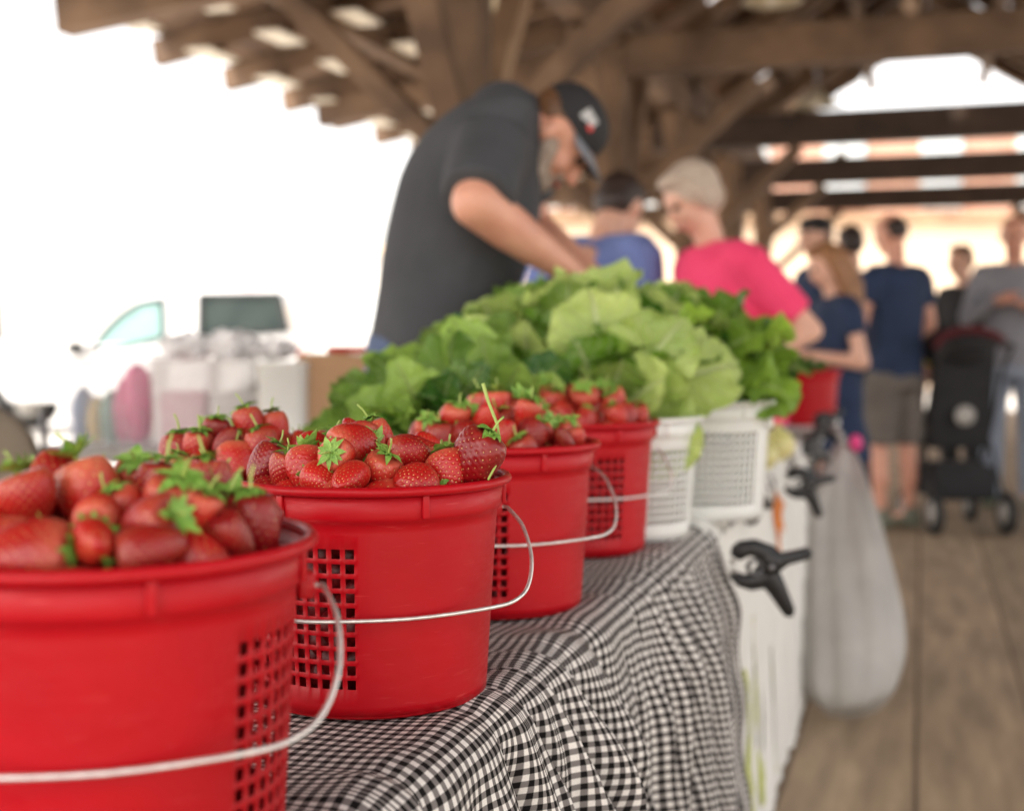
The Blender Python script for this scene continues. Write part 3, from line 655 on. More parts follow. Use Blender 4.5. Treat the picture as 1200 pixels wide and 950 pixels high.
# ------------------------------------------------------------------ strawberries
def berry_mesh(seed):
    r = random.Random(seed); L = r.uniform(.88, 1.28)*.021; wd = .0175*r.uniform(.88, 1.12); sharp = r.uniform(.75, 1.1); nseed = 175
    nu, nv = 56, 38
    def prof(t):  # t 0 top (calyx) .. 1 tip
        z = L*(1-2*t)
        s = math.sqrt(max(0, 1-(2*t**.70-1)**2))
        taper = 1-.20*sharp*t
        return z, wd*s*taper*1.10
    lob = [r.uniform(-.09, .09) for _ in range(4)]
    seeds = []
    for i in range(nseed):
        t = (i+.5)/nseed; t = .10+.86*t; ph = i*2.39996
        seeds.append((t, ph))
    def pos(t, ph):
        z, rr = prof(t)
        rr *= 1 + lob[0]*math.cos(2*ph)+lob[1]*math.sin(2*ph)+lob[2]*math.cos(3*ph+1)*t
        z2 = z - .0022*math.exp(-((t)/.06)**2)
        return Vector((rr*math.cos(ph)+lob[3]*.03*t*t, rr*math.sin(ph), z2))
    mb = MB(); vs = []; 
    sp = np.array([pos(t, ph) for t, ph in seeds])
    for j in range(nv+1):
        t = min(max(j/nv, .0005), .9995)
        for i in range(nu):
            p = pos(t, 2*PI*(i+.5*(j % 2))/nu)
            d = np.min(np.linalg.norm(sp-np.array(p), axis=1)); n = Vector((p.x, p.y, p.z*.5)).normalized()
            p = p - n*.0015*math.exp(-(d/.0014)**2) + n*.0005
            vs.append(p)
    fs = []
    for j in range(nv):
        for i in range(nu):
            a, b = j*nu+i, j*nu+(i+1) % nu; c, d = a+nu, b+nu
            fs.append((a, c, d, b))
    mb.add(vs, fs)
    for t, ph in seeds:
        p = pos(t, ph); p2 = pos(min(t+.03, .999), ph); p3 = pos(t, ph+.05)
        dn = (p2-p).normalized(); tg = (p3-p).normalized(); n = tg.cross(dn); 
        if n.dot(p) < 0: n = -n
        c = p - n*.0006
        h, wq, tk = .0011, .00060, .0006
        mb.add([c+dn*h, c-dn*h, c+tg*wq, c-tg*wq, c+n*tk], [(0, 2, 4), (2, 1, 4), (1, 3, 4), (3, 0, 4)], 1)
    me = mb.mesh('fruit', [M['berry'], M['seed']]); 
    return me, L
def calyx_mesh(seed, L):
    r = random.Random(seed+50); mb = MB(); n = r.randint(9, 12); z0 = L-.0012
    lift = r.uniform(-.3, .9)
    for k in range(n):
        ph = 2*PI*k/n + r.uniform(-.15, .15); ln = r.uniform(.012, .0195); wd = r.uniform(.0030, .0046); lf = lift + r.uniform(-.3, .5)
        dr = Vector((math.cos(ph), math.sin(ph), 0)); sd = Vector((-dr.y, dr.x, 0)); vs = []; m = 6
        for i in range(m+1):
            t = i/m; rr = ln*t*(1-.12*max(lf, 0)*t); zz = .001+ln*(.30*t*lf + .45*lf*t*t - .25*t*t + (.05 if k % 2 else 0))
            c = dr*(rr+.001) + Vector((0, 0, z0+zz)); hw = wd*math.sin(PI*(.12+.88*t)**.8)*(1 if t < 1 else .05)
            vs += [c-sd*hw+Vector((0, 0, hw*.35)), c, c+sd*hw+Vector((0, 0, hw*.35))]
        fs = []
        for i in range(m): fs += [(i*3, i*3+1, i*3+4, i*3+3), (i*3+1, i*3+2, i*3+5, i*3+4)]
        mb.add(vs, fs)
    mb.tube([(0, 0, z0-.002), (.0005, 0, z0+.004), (.002, .001, z0+.010), (.005, .001, z0+.0155)], [.0016, .0012, .001, .0009], 7, 1)
    return mb.mesh('calyx', [M['calyx'], M['stem']])
BER = []
for s in range(11):
    me, L = berry_mesh(s); BER.append((me, calyx_mesh(s, L)))
def axis_rot(zdir, spin):
    q = Vector((0, 0, 1)).rotation_difference(zdir); return q @ Quaternion((0, 0, 1), spin)
def pile(seed, sc, top, rfac):
    r = random.Random(seed); rimz = TZ+.0065+.186*sc; sph = []; RI = .1085*sc
    def prof(rr): return rimz + top*(1-(rr/(RI+.004))**2.4) - .004
    fails = 0
    while fails < 60 and len(sph) < 66:
        best = None
        for _ in range(14):
            rad = r.choice((.0165, .0185, .0195, .0210, .0235))*rfac
            a = r.uniform(0, 2*PI); q = (RI-rad*1.12)*math.sqrt(r.random())
            x, y = q*math.cos(a), q*math.sin(a); z = rimz-.018
            for (X, Y, Z, RR) in sph:
                d2 = (x-X)**2+(y-Y)**2; s = (rad+RR)*.88
                if d2 < s*s: z = max(z, Z+math.sqrt(s*s-d2))
            if z > rimz+.012 and q > RI-rad*1.3: continue
            if z+rad*.45 > prof(q)+.004: continue
            c_ = z + r.uniform(0, .004)
            if best is None or c_ < best[0]: best = (c_, x, y, z, rad)
        if best is None: fails += 1; continue
        sph.append(best[1:])
    return sph
def make_pile(nme, xy, seed, capup, top, sc=1.0, rfac=1.0):
    r = random.Random(seed+9); sph = pile(seed, sc, top, rfac)
    toCam = Vector((-xy[0], -xy[1], 0)).normalized(); right = Vector((toCam.y*-1, toCam.x, 0))
    where = f'the {nme} bucket' if nme != 'back' else 'the back row bucket'
    rimz = TZ+.0065+.186*sc
    for (x, y, z, rad) in sph:
        u = r.random(); ang = r.uniform(0, 2*PI)
        if u < capup: zd = Vector((math.cos(ang)*.45-.2*r.random(), math.sin(ang)*.45 - .35, 1)); o_ = 'cap up'
        elif u < capup+.18: zd = Vector((math.cos(ang)*.4, math.sin(ang)*.4+.3, -1)); o_ = 'tip up'
        else: zd = Vector((math.cos(ang), math.sin(ang), r.uniform(-.25, .3))); o_ = 'lying sideways'
        if z < rimz+.012 and math.hypot(x, y) > .062*sc and zd.x*x+zd.y*y > 0: zd = Vector((-zd.x, -zd.y, abs(zd.z)))
        zd.normalize()
        fr = Vector((x, y, 0)).dot(toCam); ri = Vector((x, y, 0)).dot(right)
        pz = 'on top of the heap' if z > rimz+.032 else ('at the front rim' if fr > .045 else ('at the back' if fr < -.045 else ('on the right side' if ri > 0 else 'on the left side')))
        size = 'large' if rad > .0205*rfac else ('small' if rad < .017*rfac else 'ripe')
        t = thing('strawberry', f'{size} strawberry {o_} {pz} of {where}', 'strawberry', (xy[0]+x, xy[1]+y, z), 0, f'strawberries heaped in {where}')
        t.rotation_mode = 'QUATERNION'; t.rotation_quaternion = axis_rot(zd, r.uniform(0, 6.28))
        k = rad/.0178; t.scale = (k*r.uniform(.92, 1.08), k*r.uniform(.92, 1.08), k*r.uniform(.90, 1.22))
        m1, m2 = r.choice(BER); link('fruit', m1, t)
        if not o_.startswith('tip'): link('calyx', m2, t)
    # uncountable berries packed below
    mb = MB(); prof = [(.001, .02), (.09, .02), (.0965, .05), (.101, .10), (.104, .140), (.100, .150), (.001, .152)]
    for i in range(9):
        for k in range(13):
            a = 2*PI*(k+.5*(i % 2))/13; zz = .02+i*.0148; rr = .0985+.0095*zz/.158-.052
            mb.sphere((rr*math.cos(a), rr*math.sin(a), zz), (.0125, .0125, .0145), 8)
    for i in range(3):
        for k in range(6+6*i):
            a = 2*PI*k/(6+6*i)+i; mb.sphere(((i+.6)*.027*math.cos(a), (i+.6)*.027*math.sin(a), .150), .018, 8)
    mb.v = [tuple(c*sc for c in v) for v in mb.v]; o = mb.build('strawberry_mass', M['shaded_berry'], None, True, (xy[0], xy[1], TZ+.0065)); stuff(o); o['label'] = f'strawberries packed below the heap in {where}'; o['category'] = 'strawberries'
seeds = {'nearest': 11, 'second': 25, 'third': 33, 'fourth': 41, 'back': 57}
for (nme, xy, _a, _b, bsc), cu, tp in zip(BUCK, (.42, .34, .62, .78, .40), (.042, .042, .050, .050, .052)):
    make_pile(nme, xy, seeds[nme], cu, tp, bsc, .84 if nme == 'nearest' else .90)
# the berry at the right rim whose long stem stands up
bp_ = P(556, 538, 1.115)
sb_ = thing('strawberry', 'orange red strawberry at the right rim of the second bucket, its long bare stem upright', 'strawberry', bp_, 0, 'strawberries heaped in the second bucket')
fr_ = link('fruit', BER[2][0], sb_); fr_.rotation_mode = 'QUATERNION'; fr_.rotation_quaternion = axis_rot(Vector((.5, -.1, .8)).normalized(), 1); fr_.scale = (1.1, 1.1, 1.1)
cx_ = link('calyx', BER[2][1], sb_); cx_.rotation_mode = 'QUATERNION'; cx_.rotation_quaternion = fr_.rotation_quaternion; cx_.scale = fr_.scale
st = MB(); st.tube([p_-bp_ for p_ in (P(566, 449, 1.14), P(572, 470, 1.14), P(583, 498, 1.13), P(586, 520, 1.12), P(581, 545, 1.10), P(572, 562, 1.09))], [.0017, .0015, .0013, .0012, .0011, .001], 8)
st.build('stem', M['stem'], sb_)
# ------------------------------------------------------------------ greens
def add_leaf(mb, uvs, base, dr, up, ln, wd, curl, ruffle, cup, r, nu=12, nv=20, shape=.5, kk=0):
    dr = dr.normalized(); sd = dr.cross(up).normalized(); nn = sd.cross(dr).normalized()
    vs = []; p = Vector(base); d = dr.copy(); ph = r.uniform(0, 6); rk = r.uniform(5, 9); asym = r.uniform(-.15, .15); uv = []
    for j in range(nv+1):
        t = j/nv
        ws = wd*(math.sin(PI*min(1, (.04+.93*t))**(1.25 if shape > .4 else .95))**.75)*(.25+.75*min(1, t*2.2))
        if j: 
            q = Quaternion(sd, -curl/nv*(.3+1.4*t)); d = q @ d; p = p + d*(ln/nv)
        n2 = sd.cross(d).normalized()
        for i in range(-nu//2, nu//2+1):
            u = i/(nu/2); e = abs(u)
            rf = ruffle*ln*(e**2.2)*math.sin(rk*t*PI*1.3+ph+(2 if u > 0 else 0)+e*1.5) + ruffle*.5*ln*e**3*math.sin(rk*2.7*t*PI+ph)
            bl = ln*(.011*math.sin(t*22+ph)*math.sin(u*7+ph)+.006*math.sin(t*41+u*13+ph*2))
            vs.append(p + sd*(u*ws*(1-.12*e*cup)) + n2*(cup*ws*e*e*.8 + rf + bl) + d*(.04*ln*e*math.sin(rk*t*3+ph)+asym*.1*ln*u))
            uv.append((u, t*.98+.01+kk))
    m = nu+1; o = len(mb.v)
    fs = [(j*m+i, j*m+i+1, (j+1)*m+i+1, (j+1)*m+i) for j in range(nv) for i in range(nu)]
    mb.add(vs, fs); uvs += uv
def lettuce_mesh(name, seed, mat_, n, ln, wd, open_, ruffle, curl, shape=.6, lean=0):
    r = random.Random(seed); mb = MB(); uvs = []
    for k in range(n):
        t = k/(n-1); ph = k*2.4+r.uniform(-.3, .3); tilt = (.12+open_*t)*r.uniform(.8, 1.15)
        dr = Vector((math.cos(ph)*math.sin(tilt), math.sin(ph)*math.sin(tilt), math.cos(tilt)))
        up = Vector((-math.cos(ph), -math.sin(ph), .3))
        L = ln*(.72+.35*t)*r.uniform(.85, 1.1)
        add_leaf(mb, uvs, Vector((math.cos(ph), math.sin(ph), 0))*(.01+.012*t), dr, up, L, wd*r.uniform(.85, 1.15)*(.7+.35*t), curl*r.uniform(.4, 1.4)*(.3+t), ruffle*r.uniform(.7, 1.3), r.uniform(.1, .45), r, shape=shape, kk=k)
    me = mb.mesh(name, mat_); uvl = me.uv_layers.new(name='UVMap'); vi = np.zeros(len(me.loops), dtype=int); me.loops.foreach_get('vertex_index', vi)
    uvl.data.foreach_set('uv', np.array(uvs)[vi].ravel()); return me
ROM = [lettuce_mesh('romaine_leaves', 60+s, M['romaine'], 11, .25, .100, .72, .045, .85) for s in range(3)]
GRN = [lettuce_mesh('lettuce_leaves', 70+s, M['greenleaf'], 11, .21, .092, .75, .068, .85) for s in range(3)]
SPI = [lettuce_mesh('salad_leaves', 80+s, M['spinach'], 13, .18, .068, .95, .028, .75, shape=.3) for s in range(2)]
def head(name, label, group, me, p, tilt, spin, sc):
    o = link(name, me, None, p); tag(o, label, 'lettuce', group); p = Vector(p) - Vector((0, 0, .012)); sc *= 1.05; o.location = p; o.rotation_mode = 'QUATERNION'
    o.rotation_quaternion = axis_rot(Vector(tilt).normalized(), spin); o.scale = (sc,)*3; return o
g1, g2, g3 = 'heads of pale romaine lettuce heaped in the middle', 'heads of green lettuce at the right of the heap', 'bunches of dark salad leaves at the left'
T = lambda px, py, Y: P(px, py, Y)
for i, (px, py, Y, tl, sc) in enumerate((
    (612, 440, 2.45, (-.5, -.3, 1), 1.0), (668, 455, 2.35, (-.1, -.5, 1), 1.05), (735, 452, 2.42, (.15, -.4, 1), 1.05),
    (690, 420, 2.75, (-.1, .0, 1), 1.0), (770, 425, 2.7, (.2, -.1, 1), .95), (622, 480, 2.25, (-.3, -.9, .6), .85), (708, 480, 2.18, (.1, -1, .5), .85))):
    head('romaine_lettuce', ['pale romaine head at the left of the heap, leaves leaning to the dark shirt', 'pale romaine head in the front middle of the heap', 'pale romaine head above the left white basket', 'tall romaine head at the back under the man\'s hand', 'romaine head at the back below the blue shirt', 'romaine head lying just behind the third strawberry bucket', 'romaine head lying behind the fourth strawberry bucket'][i], g1, ROM[i % 3], T(px, py, Y), tl, i*1.3, sc)
for i, (px, py, Y, tl, sc) in enumerate((
    (800, 442, 2.5, (-.1, -.3, 1), 1.0), (832, 442, 2.6, (.35, -.15, 1), 1.0), (820, 440, 2.8, (0, -.1, 1), .95), (846, 438, 2.75, (.35, -.1, 1), .85), (795, 450, 2.34, (.05, -.5, .9), .85), (838, 456, 2.42, (.1, -.45, .9), .85), (748, 440, 2.28, (-.3, -.3, 1), .8))):
    head('green_lettuce', ['green lettuce head in the middle behind the white baskets', 'ruffled green lettuce head above the right white basket', 'green lettuce head at the back below the pink shirt', 'green lettuce head at the far right end of the heap', 'green lettuce head just behind the gap between the two white baskets', 'green lettuce head standing in the right white basket', 'green lettuce head standing in the left white basket'][i], g2, GRN[i % 3], T(px, py, Y), tl, i*1.7+.5, sc)
for i, (px, py, Y, tl, sc) in enumerate((
    (446, 520, 2.02, (-.6, -.4, 1), .8), (482, 512, 2.00, (-.1, -.6, 1), .9), (534, 494, 2.08, (0, -.6, 1), 1.0), (516, 482, 2.2, (-.1, -.1, 1), .95), (568, 470, 2.2, (.1, -.5, 1), 1.05), (580, 488, 2.0, (.3, -.8, .7), .9), (508, 505, 1.95, (0, -1, .5), .8))):
    head('salad_bunch', ['leafy bunch at the far left end of the greens beside the cardboard box', 'dark leafy bunch behind the sharp strawberries, left of the others', 'dark leafy bunch with one broad pale leaf, above the second bucket', 'leafy bunch rising against the dark shirt', 'leafy bunch between the dark leaves and the romaine', 'low leafy bunch next to the third strawberry bucket', 'low leafy bunch drooping behind the second bucket'][i], g3, SPI[i % 2], T(px, py, Y), tl, i*1.1, sc)

# onion-like squash on the grey cloth
mb = MB(); mb.lathe([(.001, 0), (.02, .002), (.04, .018), (.046, .038), (.042, .06), (.028, .078), (.012, .088), (.007, .10), (.001, .104)], 32)
on = mb.build('onion', M['onion'], None, True, (P(912, 500, 3.45).x, 3.45, TZ+.006)); tag(on, 'large pale yellow onion on the grey cloth right of the white basket', 'onion')
mb = MB(); mb.lathe([(.001, 0), (.02, .002), (.036, .016), (.040, .034), (.034, .054), (.02, .068), (.006, .078), (.001, .09)], 32)
on2 = mb.build('onion', M['onion'], None, True, (P(893, 500, 3.2).x, 3.2, TZ+.006)); tag(on2, 'smaller pale onion half hidden against the right white basket', 'onion')

# far red basket of greens
fb = bucket('berry_bucket', 'far red basket filled with greens on the last table, right of the lettuce', 'bucket', 'red plastic buckets of strawberries', RED, px_xy(944, 4.95), 140, 10, False, 1.15)
head('green_lettuce', 'small green leafy bunch inside the far red basket', g2, SPI[0], Vector((px_xy(944, 4.95)[0], 4.95, TZ+.19)), (0, 0, 1), .3, .6)

# ------------------------------------------------------------------ clamps
def clamp_meshes():
    k = .00150
    def q(x, y, z=0): return Vector(((x-885)*k, z, -(y-662)*k))
    def sm(pts, rad):
        P2 = []; R2 = []
        for i in range(len(pts)-1):
            p0, p1, p2, p3 = [pts[max(0, min(len(pts)-1, j))] for j in (i-1, i, i+1, i+2)]
            for t in (0, .33, .66):
                P2.append(.5*((2*p1)+(-p0+p2)*t+(2*p0-5*p1+4*p2-p3)*t*t+(-p0+3*p1-3*p2+p3)*t**3)); R2.append(rad[i]*(1-t)+rad[i+1]*t)
        P2.append(pts[-1]); R2.append(rad[-1]); return P2, R2
    def plate(pts, z0, th):
        mb = MB(); n = len(pts); bm = bmesh.new()
        v1 = [bm.verts.new(q(x, y, z0-th/2)) for x, y in pts]; f = bm.faces.new(v1)
        r_ = bmesh.ops.extrude_face_region(bm, geom=[f]); 
        for v in [g for g in r_['geom'] if isinstance(g, bmesh.types.BMVert)]: v.co.y += th
        bmesh.ops.recalc_face_normals(bm, faces=bm.faces)
        bmesh.ops.bevel(bm, geom=[e for e in bm.edges if abs(e.verts[0].co.y-e.verts[1].co.y) < 1e-6], offset=.0022, segments=2, affect='EDGES')
        bmesh.ops.triangulate(bm, faces=[f for f in bm.faces if len(f.verts) > 4])
        bm.verts.index_update(); mb.add([v.co for v in bm.verts], [[v.index for v in f.verts] for f in bm.faces]); bm.free(); return mb
    up = plate([(856, 650), (858, 640), (866, 634), (885, 632), (904, 639), (916, 649), (948, 644), (952, 650), (948, 656), (922, 662), (908, 672), (896, 673), (890, 662), (885, 653), (875, 650), (864, 655)], -.003, .020)
    lo = plate([(856, 675), (862, 668), (875, 673), (884, 672), (890, 664), (904, 658), (914, 668), (920, 680), (934, 714), (932, 723), (924, 723), (905, 697), (897, 689), (880, 691), (866, 686)], .006, .016)
    sp = MB(); h = []
    for i in range(70): a = i/70*2*PI*3.2; h.append(q(884, 664)+Vector((.012*math.cos(a), -.012+.024*i/70, .012*math.sin(a))))
    sp.tube(h, .0016, 6)
    pad = MB(); pad.sphere(q(858, 657), (.006, .010, .005)); pad.sphere(q(859, 667), (.006, .010, .005))
    pin = MB(); pin.tube([q(901, 664, -.016), q(901, 664, .018)], .005, 12)
    return up.mesh('upper_arm', M['black_plastic']), lo.mesh('lower_arm', M['black_plastic']), sp.mesh('spring', M['steel']), pad.mesh('jaw_pad', M['tabletop']), pin.mesh('pivot_pin', M['steel'])
CLM = clamp_meshes()
def clamp(label, p, rot, sc):
    t = thing('spring_clamp', label, 'clamp', p, 0, 'black spring clamps on the table edge'); t.rotation_euler = rot; t.scale = (sc,)*3
    for nme, me in zip(('upper_arm', 'lower_arm', 'spring', 'jaw_pad', 'pivot_pin'), CLM): link(nme, me, t)
    return t
clamp('nearest black spring clamp gripping the gingham corner, handles spread to the right', P(885, 662, 2.12), (0, 0, R(12)), .98)
clamp('black spring clamp further along the white cloth, near the onion', P(938, 566, 3.05), (R(0), R(4), R(15)), .88)
clamp('black spring clamp seen edge on, lying along the table edge between two others', P(880, 588, 2.55), (R(-20), R(-42), R(72)), 1.0)
clamp('black spring clamp at the far end of the white cloth', P(952, 528, 3.6), (R(-15), R(-35), R(60)), 1.05)
clamp('farthest black spring clamp by the hanging bag, below the navy dress', P(966, 498, 4.3), (R(-10), R(-15), R(40)), 1.05)

# ------------------------------------------------------------------ hanging bag
def bag_mesh():
    mb = MB(); n = 40; vs = []
    n = 120
    rows = [(988, 520, 4.25, 8, .02), (986, 533, 4.20, 15, .035), (984, 550, 4.12, 25, .045), (984, 570, 4.02, 33, .055), (983, 595, 3.95, 42, .065), (985, 620, 3.88, 48, .078), (987, 645, 3.82, 54, .09), (989, 670, 3.76, 58, .10), (991, 695, 3.71, 61, .11), (993, 720, 3.67, 64, .12), (995, 745, 3.63, 64, .13), (995, 768, 3.60, 65, .135), (994, 788, 3.58, 63, .13), (993, 804, 3.56, 58, .12), (992, 816, 3.55, 51, .10), (991, 826, 3.55, 41, .07), (990, 833, 3.55, 27, .04), (990, 836, 3.55, 10, .015), (990, 837, 3.55, 1, .002)]
    rb = random.Random(8); ph = [rb.uniform(0, 6.28) for _ in range(8)]
    for i, (px, py, Y, hw, hd) in enumerate(rows):
        c = P(px, py, Y); rx = hw/F*Y; up_ = max(0, 1-i/13)
        for k in range(n):
            a = 2*PI*k/n
            wv = 1 + (.05+.10*up_)*abs(math.sin(a*5.5+ph[0]+i*.06))*.9 - .06 + .045*math.sin(a*13+ph[1]+i*.11)*(.35+up_) + .030*math.sin(a*7-i*.55+ph[2])+ .018*math.sin(a*17+i*.9+ph[3])*math.sin(i*.8+a*2)
            vs.append(c + Vector((rx*math.cos(a)*wv, hd*math.sin(a)*wv, .010*math.sin(a*3+i*.7+ph[4]))))
    fs = [(i*n+k, i*n+(k+1) % n, (i+1)*n+(k+1) % n, (i+1)*n+k) for i in range(len(rows)-1) for k in range(n)]; fs.append(tuple(range(n)))
    mb.add(vs, fs); return mb
bt = thing('plastic_bag', 'large pale grey plastic bag hanging full from the end of the table row', 'bag', P(990, 838, 3.55))
def offset_child(o, t): o.matrix_parent_inverse = Matrix.Translation(t.location).inverted(); return o
bo = offset_child(bag_mesh().build('bag_body', M['bag'], bt), bt)
sb = bo.modifiers.new('smooth', 'SUBSURF'); sb.levels = sb.render_levels = 1
mb = MB(); mb.tube([P(988, 523, 4.25), P(985, 508, 4.25), P(975, 500, 4.3)], [.016, .008, .012], 10); offset_child(mb.build('tied_neck', M['bag'], bt), bt)
mb = MB(); mb.sphere(P(1003, 519, 4.2), (.022, .02, .028)); tag(mb.build('plastic_clip', M['pinkbag']), 'small bright pink clip at the top of the hanging bag', 'clip')

# ------------------------------------------------------------------ people
def remesh(prims, voxel, smooth=6):
    bm = bmesh.new()
    for p in prims:
        m = MB()
        if p[0] == 'cap':
            _, a, ra, b, rb = p; a = Vector(a); b = Vector(b); d = b-a; L = max(d.length, 1e-4); d.normalize(); pts = []; rs_ = []
            for k in range(6): t = PI/2*k/6; pts.append(a - d*ra*math.cos(t)); rs_.append(max(ra*math.sin(t), .0006))
            for k in range(1, 6): t = k/6; pts.append(a+(b-a)*t); rs_.append(ra+(rb-ra)*t)
            for k in range(6, -1, -1): t = PI/2*k/6; pts.append(b + d*rb*math.cos(t)); rs_.append(max(rb*math.sin(t), .0006))
            m.tube(pts, rs_, 14)
        elif p[0] == 'cyl': m.tube([p[1], p[3]], [p[2], p[4]], 18)
        elif p[0] == 'ell': m.sphere(p[1], p[2], 18, rot=p[3] if len(p) > 3 else None)
        elif p[0] == 'loft':   # rings (center, rx, ry)
            n = 24; vs = []
            for c, rx, ry in p[1]:
                for k in range(n): a = 2*PI*k/n; vs.append(Vector(c)+Vector((rx*math.cos(a), ry*math.sin(a), 0)))
            fs = [(i*n+k, i*n+(k+1) % n, (i+1)*n+(k+1) % n, (i+1)*n+k) for i in range(len(p[1])-1) for k in range(n)]
            fs += [tuple(reversed(range(n))), tuple((len(p[1])-1)*n+k for k in range(n))]; m.add(vs, fs)
        me = m.mesh('t', M['skin']); bm.from_mesh(me); bpy.data.meshes.remove(me)
    bmesh.ops.recalc_face_normals(bm, faces=bm.faces)
    me = bpy.data.meshes.new('t'); bm.to_mesh(me); bm.free(); o = bpy.data.objects.new('t', me); COL.objects.link(o)
    md = o.modifiers.new('r', 'REMESH'); md.mode = 'VOXEL'; md.voxel_size = voxel; md.use_smooth_shade = True
    ms = o.modifiers.new('s', 'SMOOTH'); ms.factor = .5; ms.iterations = smooth
    dg = bpy.context.evaluated_depsgraph_get(); dg.update()
    out = bpy.data.meshes.new_from_object(o.evaluated_get(dg)); bpy.data.objects.remove(o); out.materials.clear()
    return out
def blob(name, prims, m, parent, voxel=.012, smooth=6):
    me = remesh(prims, voxel, smooth); me.name = name; me.materials.append(m); me.polygons.foreach_set('use_smooth', [True]*len(me.polygons))
    return link(name, me, parent)
def hand(at, d, nrm, s=1.0, curl=.5, thumb=1):
    """palm + five bent fingers; d: pointing direction, nrm: back-of-hand normal"""
    at = Vector(at); d = Vector(d).normalized(); nrm = Vector(nrm); nrm = (nrm-d*nrm.dot(d)).normalized(); sd = d.cross(nrm)
    pr = [('ell', at+d*.045*s, (.048*s, .040*s, .017*s), Matrix((d, sd, nrm)).transposed())]
    for k, (off, ln) in enumerate(((-.030, .068), (-.010, .078), (.010, .073), (.029, .058))):
        b = at+d*.080*s+sd*off*s; d1 = (d*math.cos(curl*.5)-nrm*math.sin(curl*.5)); m1 = b+d1*ln*.5*s; d2 = d*math.cos(curl*1.3)-nrm*math.sin(curl*1.3); e = m1+d2*ln*.5*s
        pr += [('cap', b-d*.03*s, .0095*s, m1, .0088*s), ('cap', m1, .0088*s, e, .0072*s)]
    tb = at+d*.02*s-sd*.03*s*thumb; tm = tb+(d*.6-sd*thumb*.8).normalized()*.035*s; te = tm+(d*.9-sd*thumb*.3-nrm*.3).normalized()*.03*s
    pr += [('cap', tb, .013*s, tm, .011*s), ('cap', tm, .011*s, te, .008*s)]
    return pr
def head_prims(c, f, up, s=1.0):
    """c head centre, f face direction, up crown direction"""
    f = Vector(f).normalized(); up = Vector(up); up = (up-f*up.dot(f)).normalized(); sd = up.cross(f); B = Matrix((f, sd, up)).transposed(); c = Vector(c)
    L = lambda x, y, z: c + B @ (Vector((x, y, z))*s)
    pr = [('ell', L(-.008, 0, .025), (.098*s, .077*s, .095*s), B), ('ell', L(.022, 0, -.045), (.066*s, .058*s, .072*s), B), ('ell', L(.040, 0, -.092), (.032*s, .030*s, .024*s), B),
          ('cap', L(.085, 0, .012), .010*s, L(.106, 0, -.028), .015*s), ('ell', L(.076, 0, .030), (.022*s, .052*s, .012*s), B), ('ell', L(.083, 0, -.064), (.014*s, .026*s, .012*s), B)]
    for t in (-1, 1): pr += [('ell', L(-.005, t*.079, -.01), (.020*s, .010*s, .033*s), B), ('ell', L(.062, t*.040, -.030), (.026*s, .022*s, .026*s), B)]
    return pr, L, B
def face_parts(t, L, B, s, skin_lip=True):
    for k in (-1, 1):
        mb = MB(); mb.sphere(L(.083, k*.031, .008), (.012*s, .014*s, .010*s), rot=B); mb.build('eye', M['eye'], t)
    mb = MB(); mb.sphere(L(.0965, 0, -.062), (.006*s, .023*s, .007*s), rot=B); mb.build('mouth', M['lip'], t)

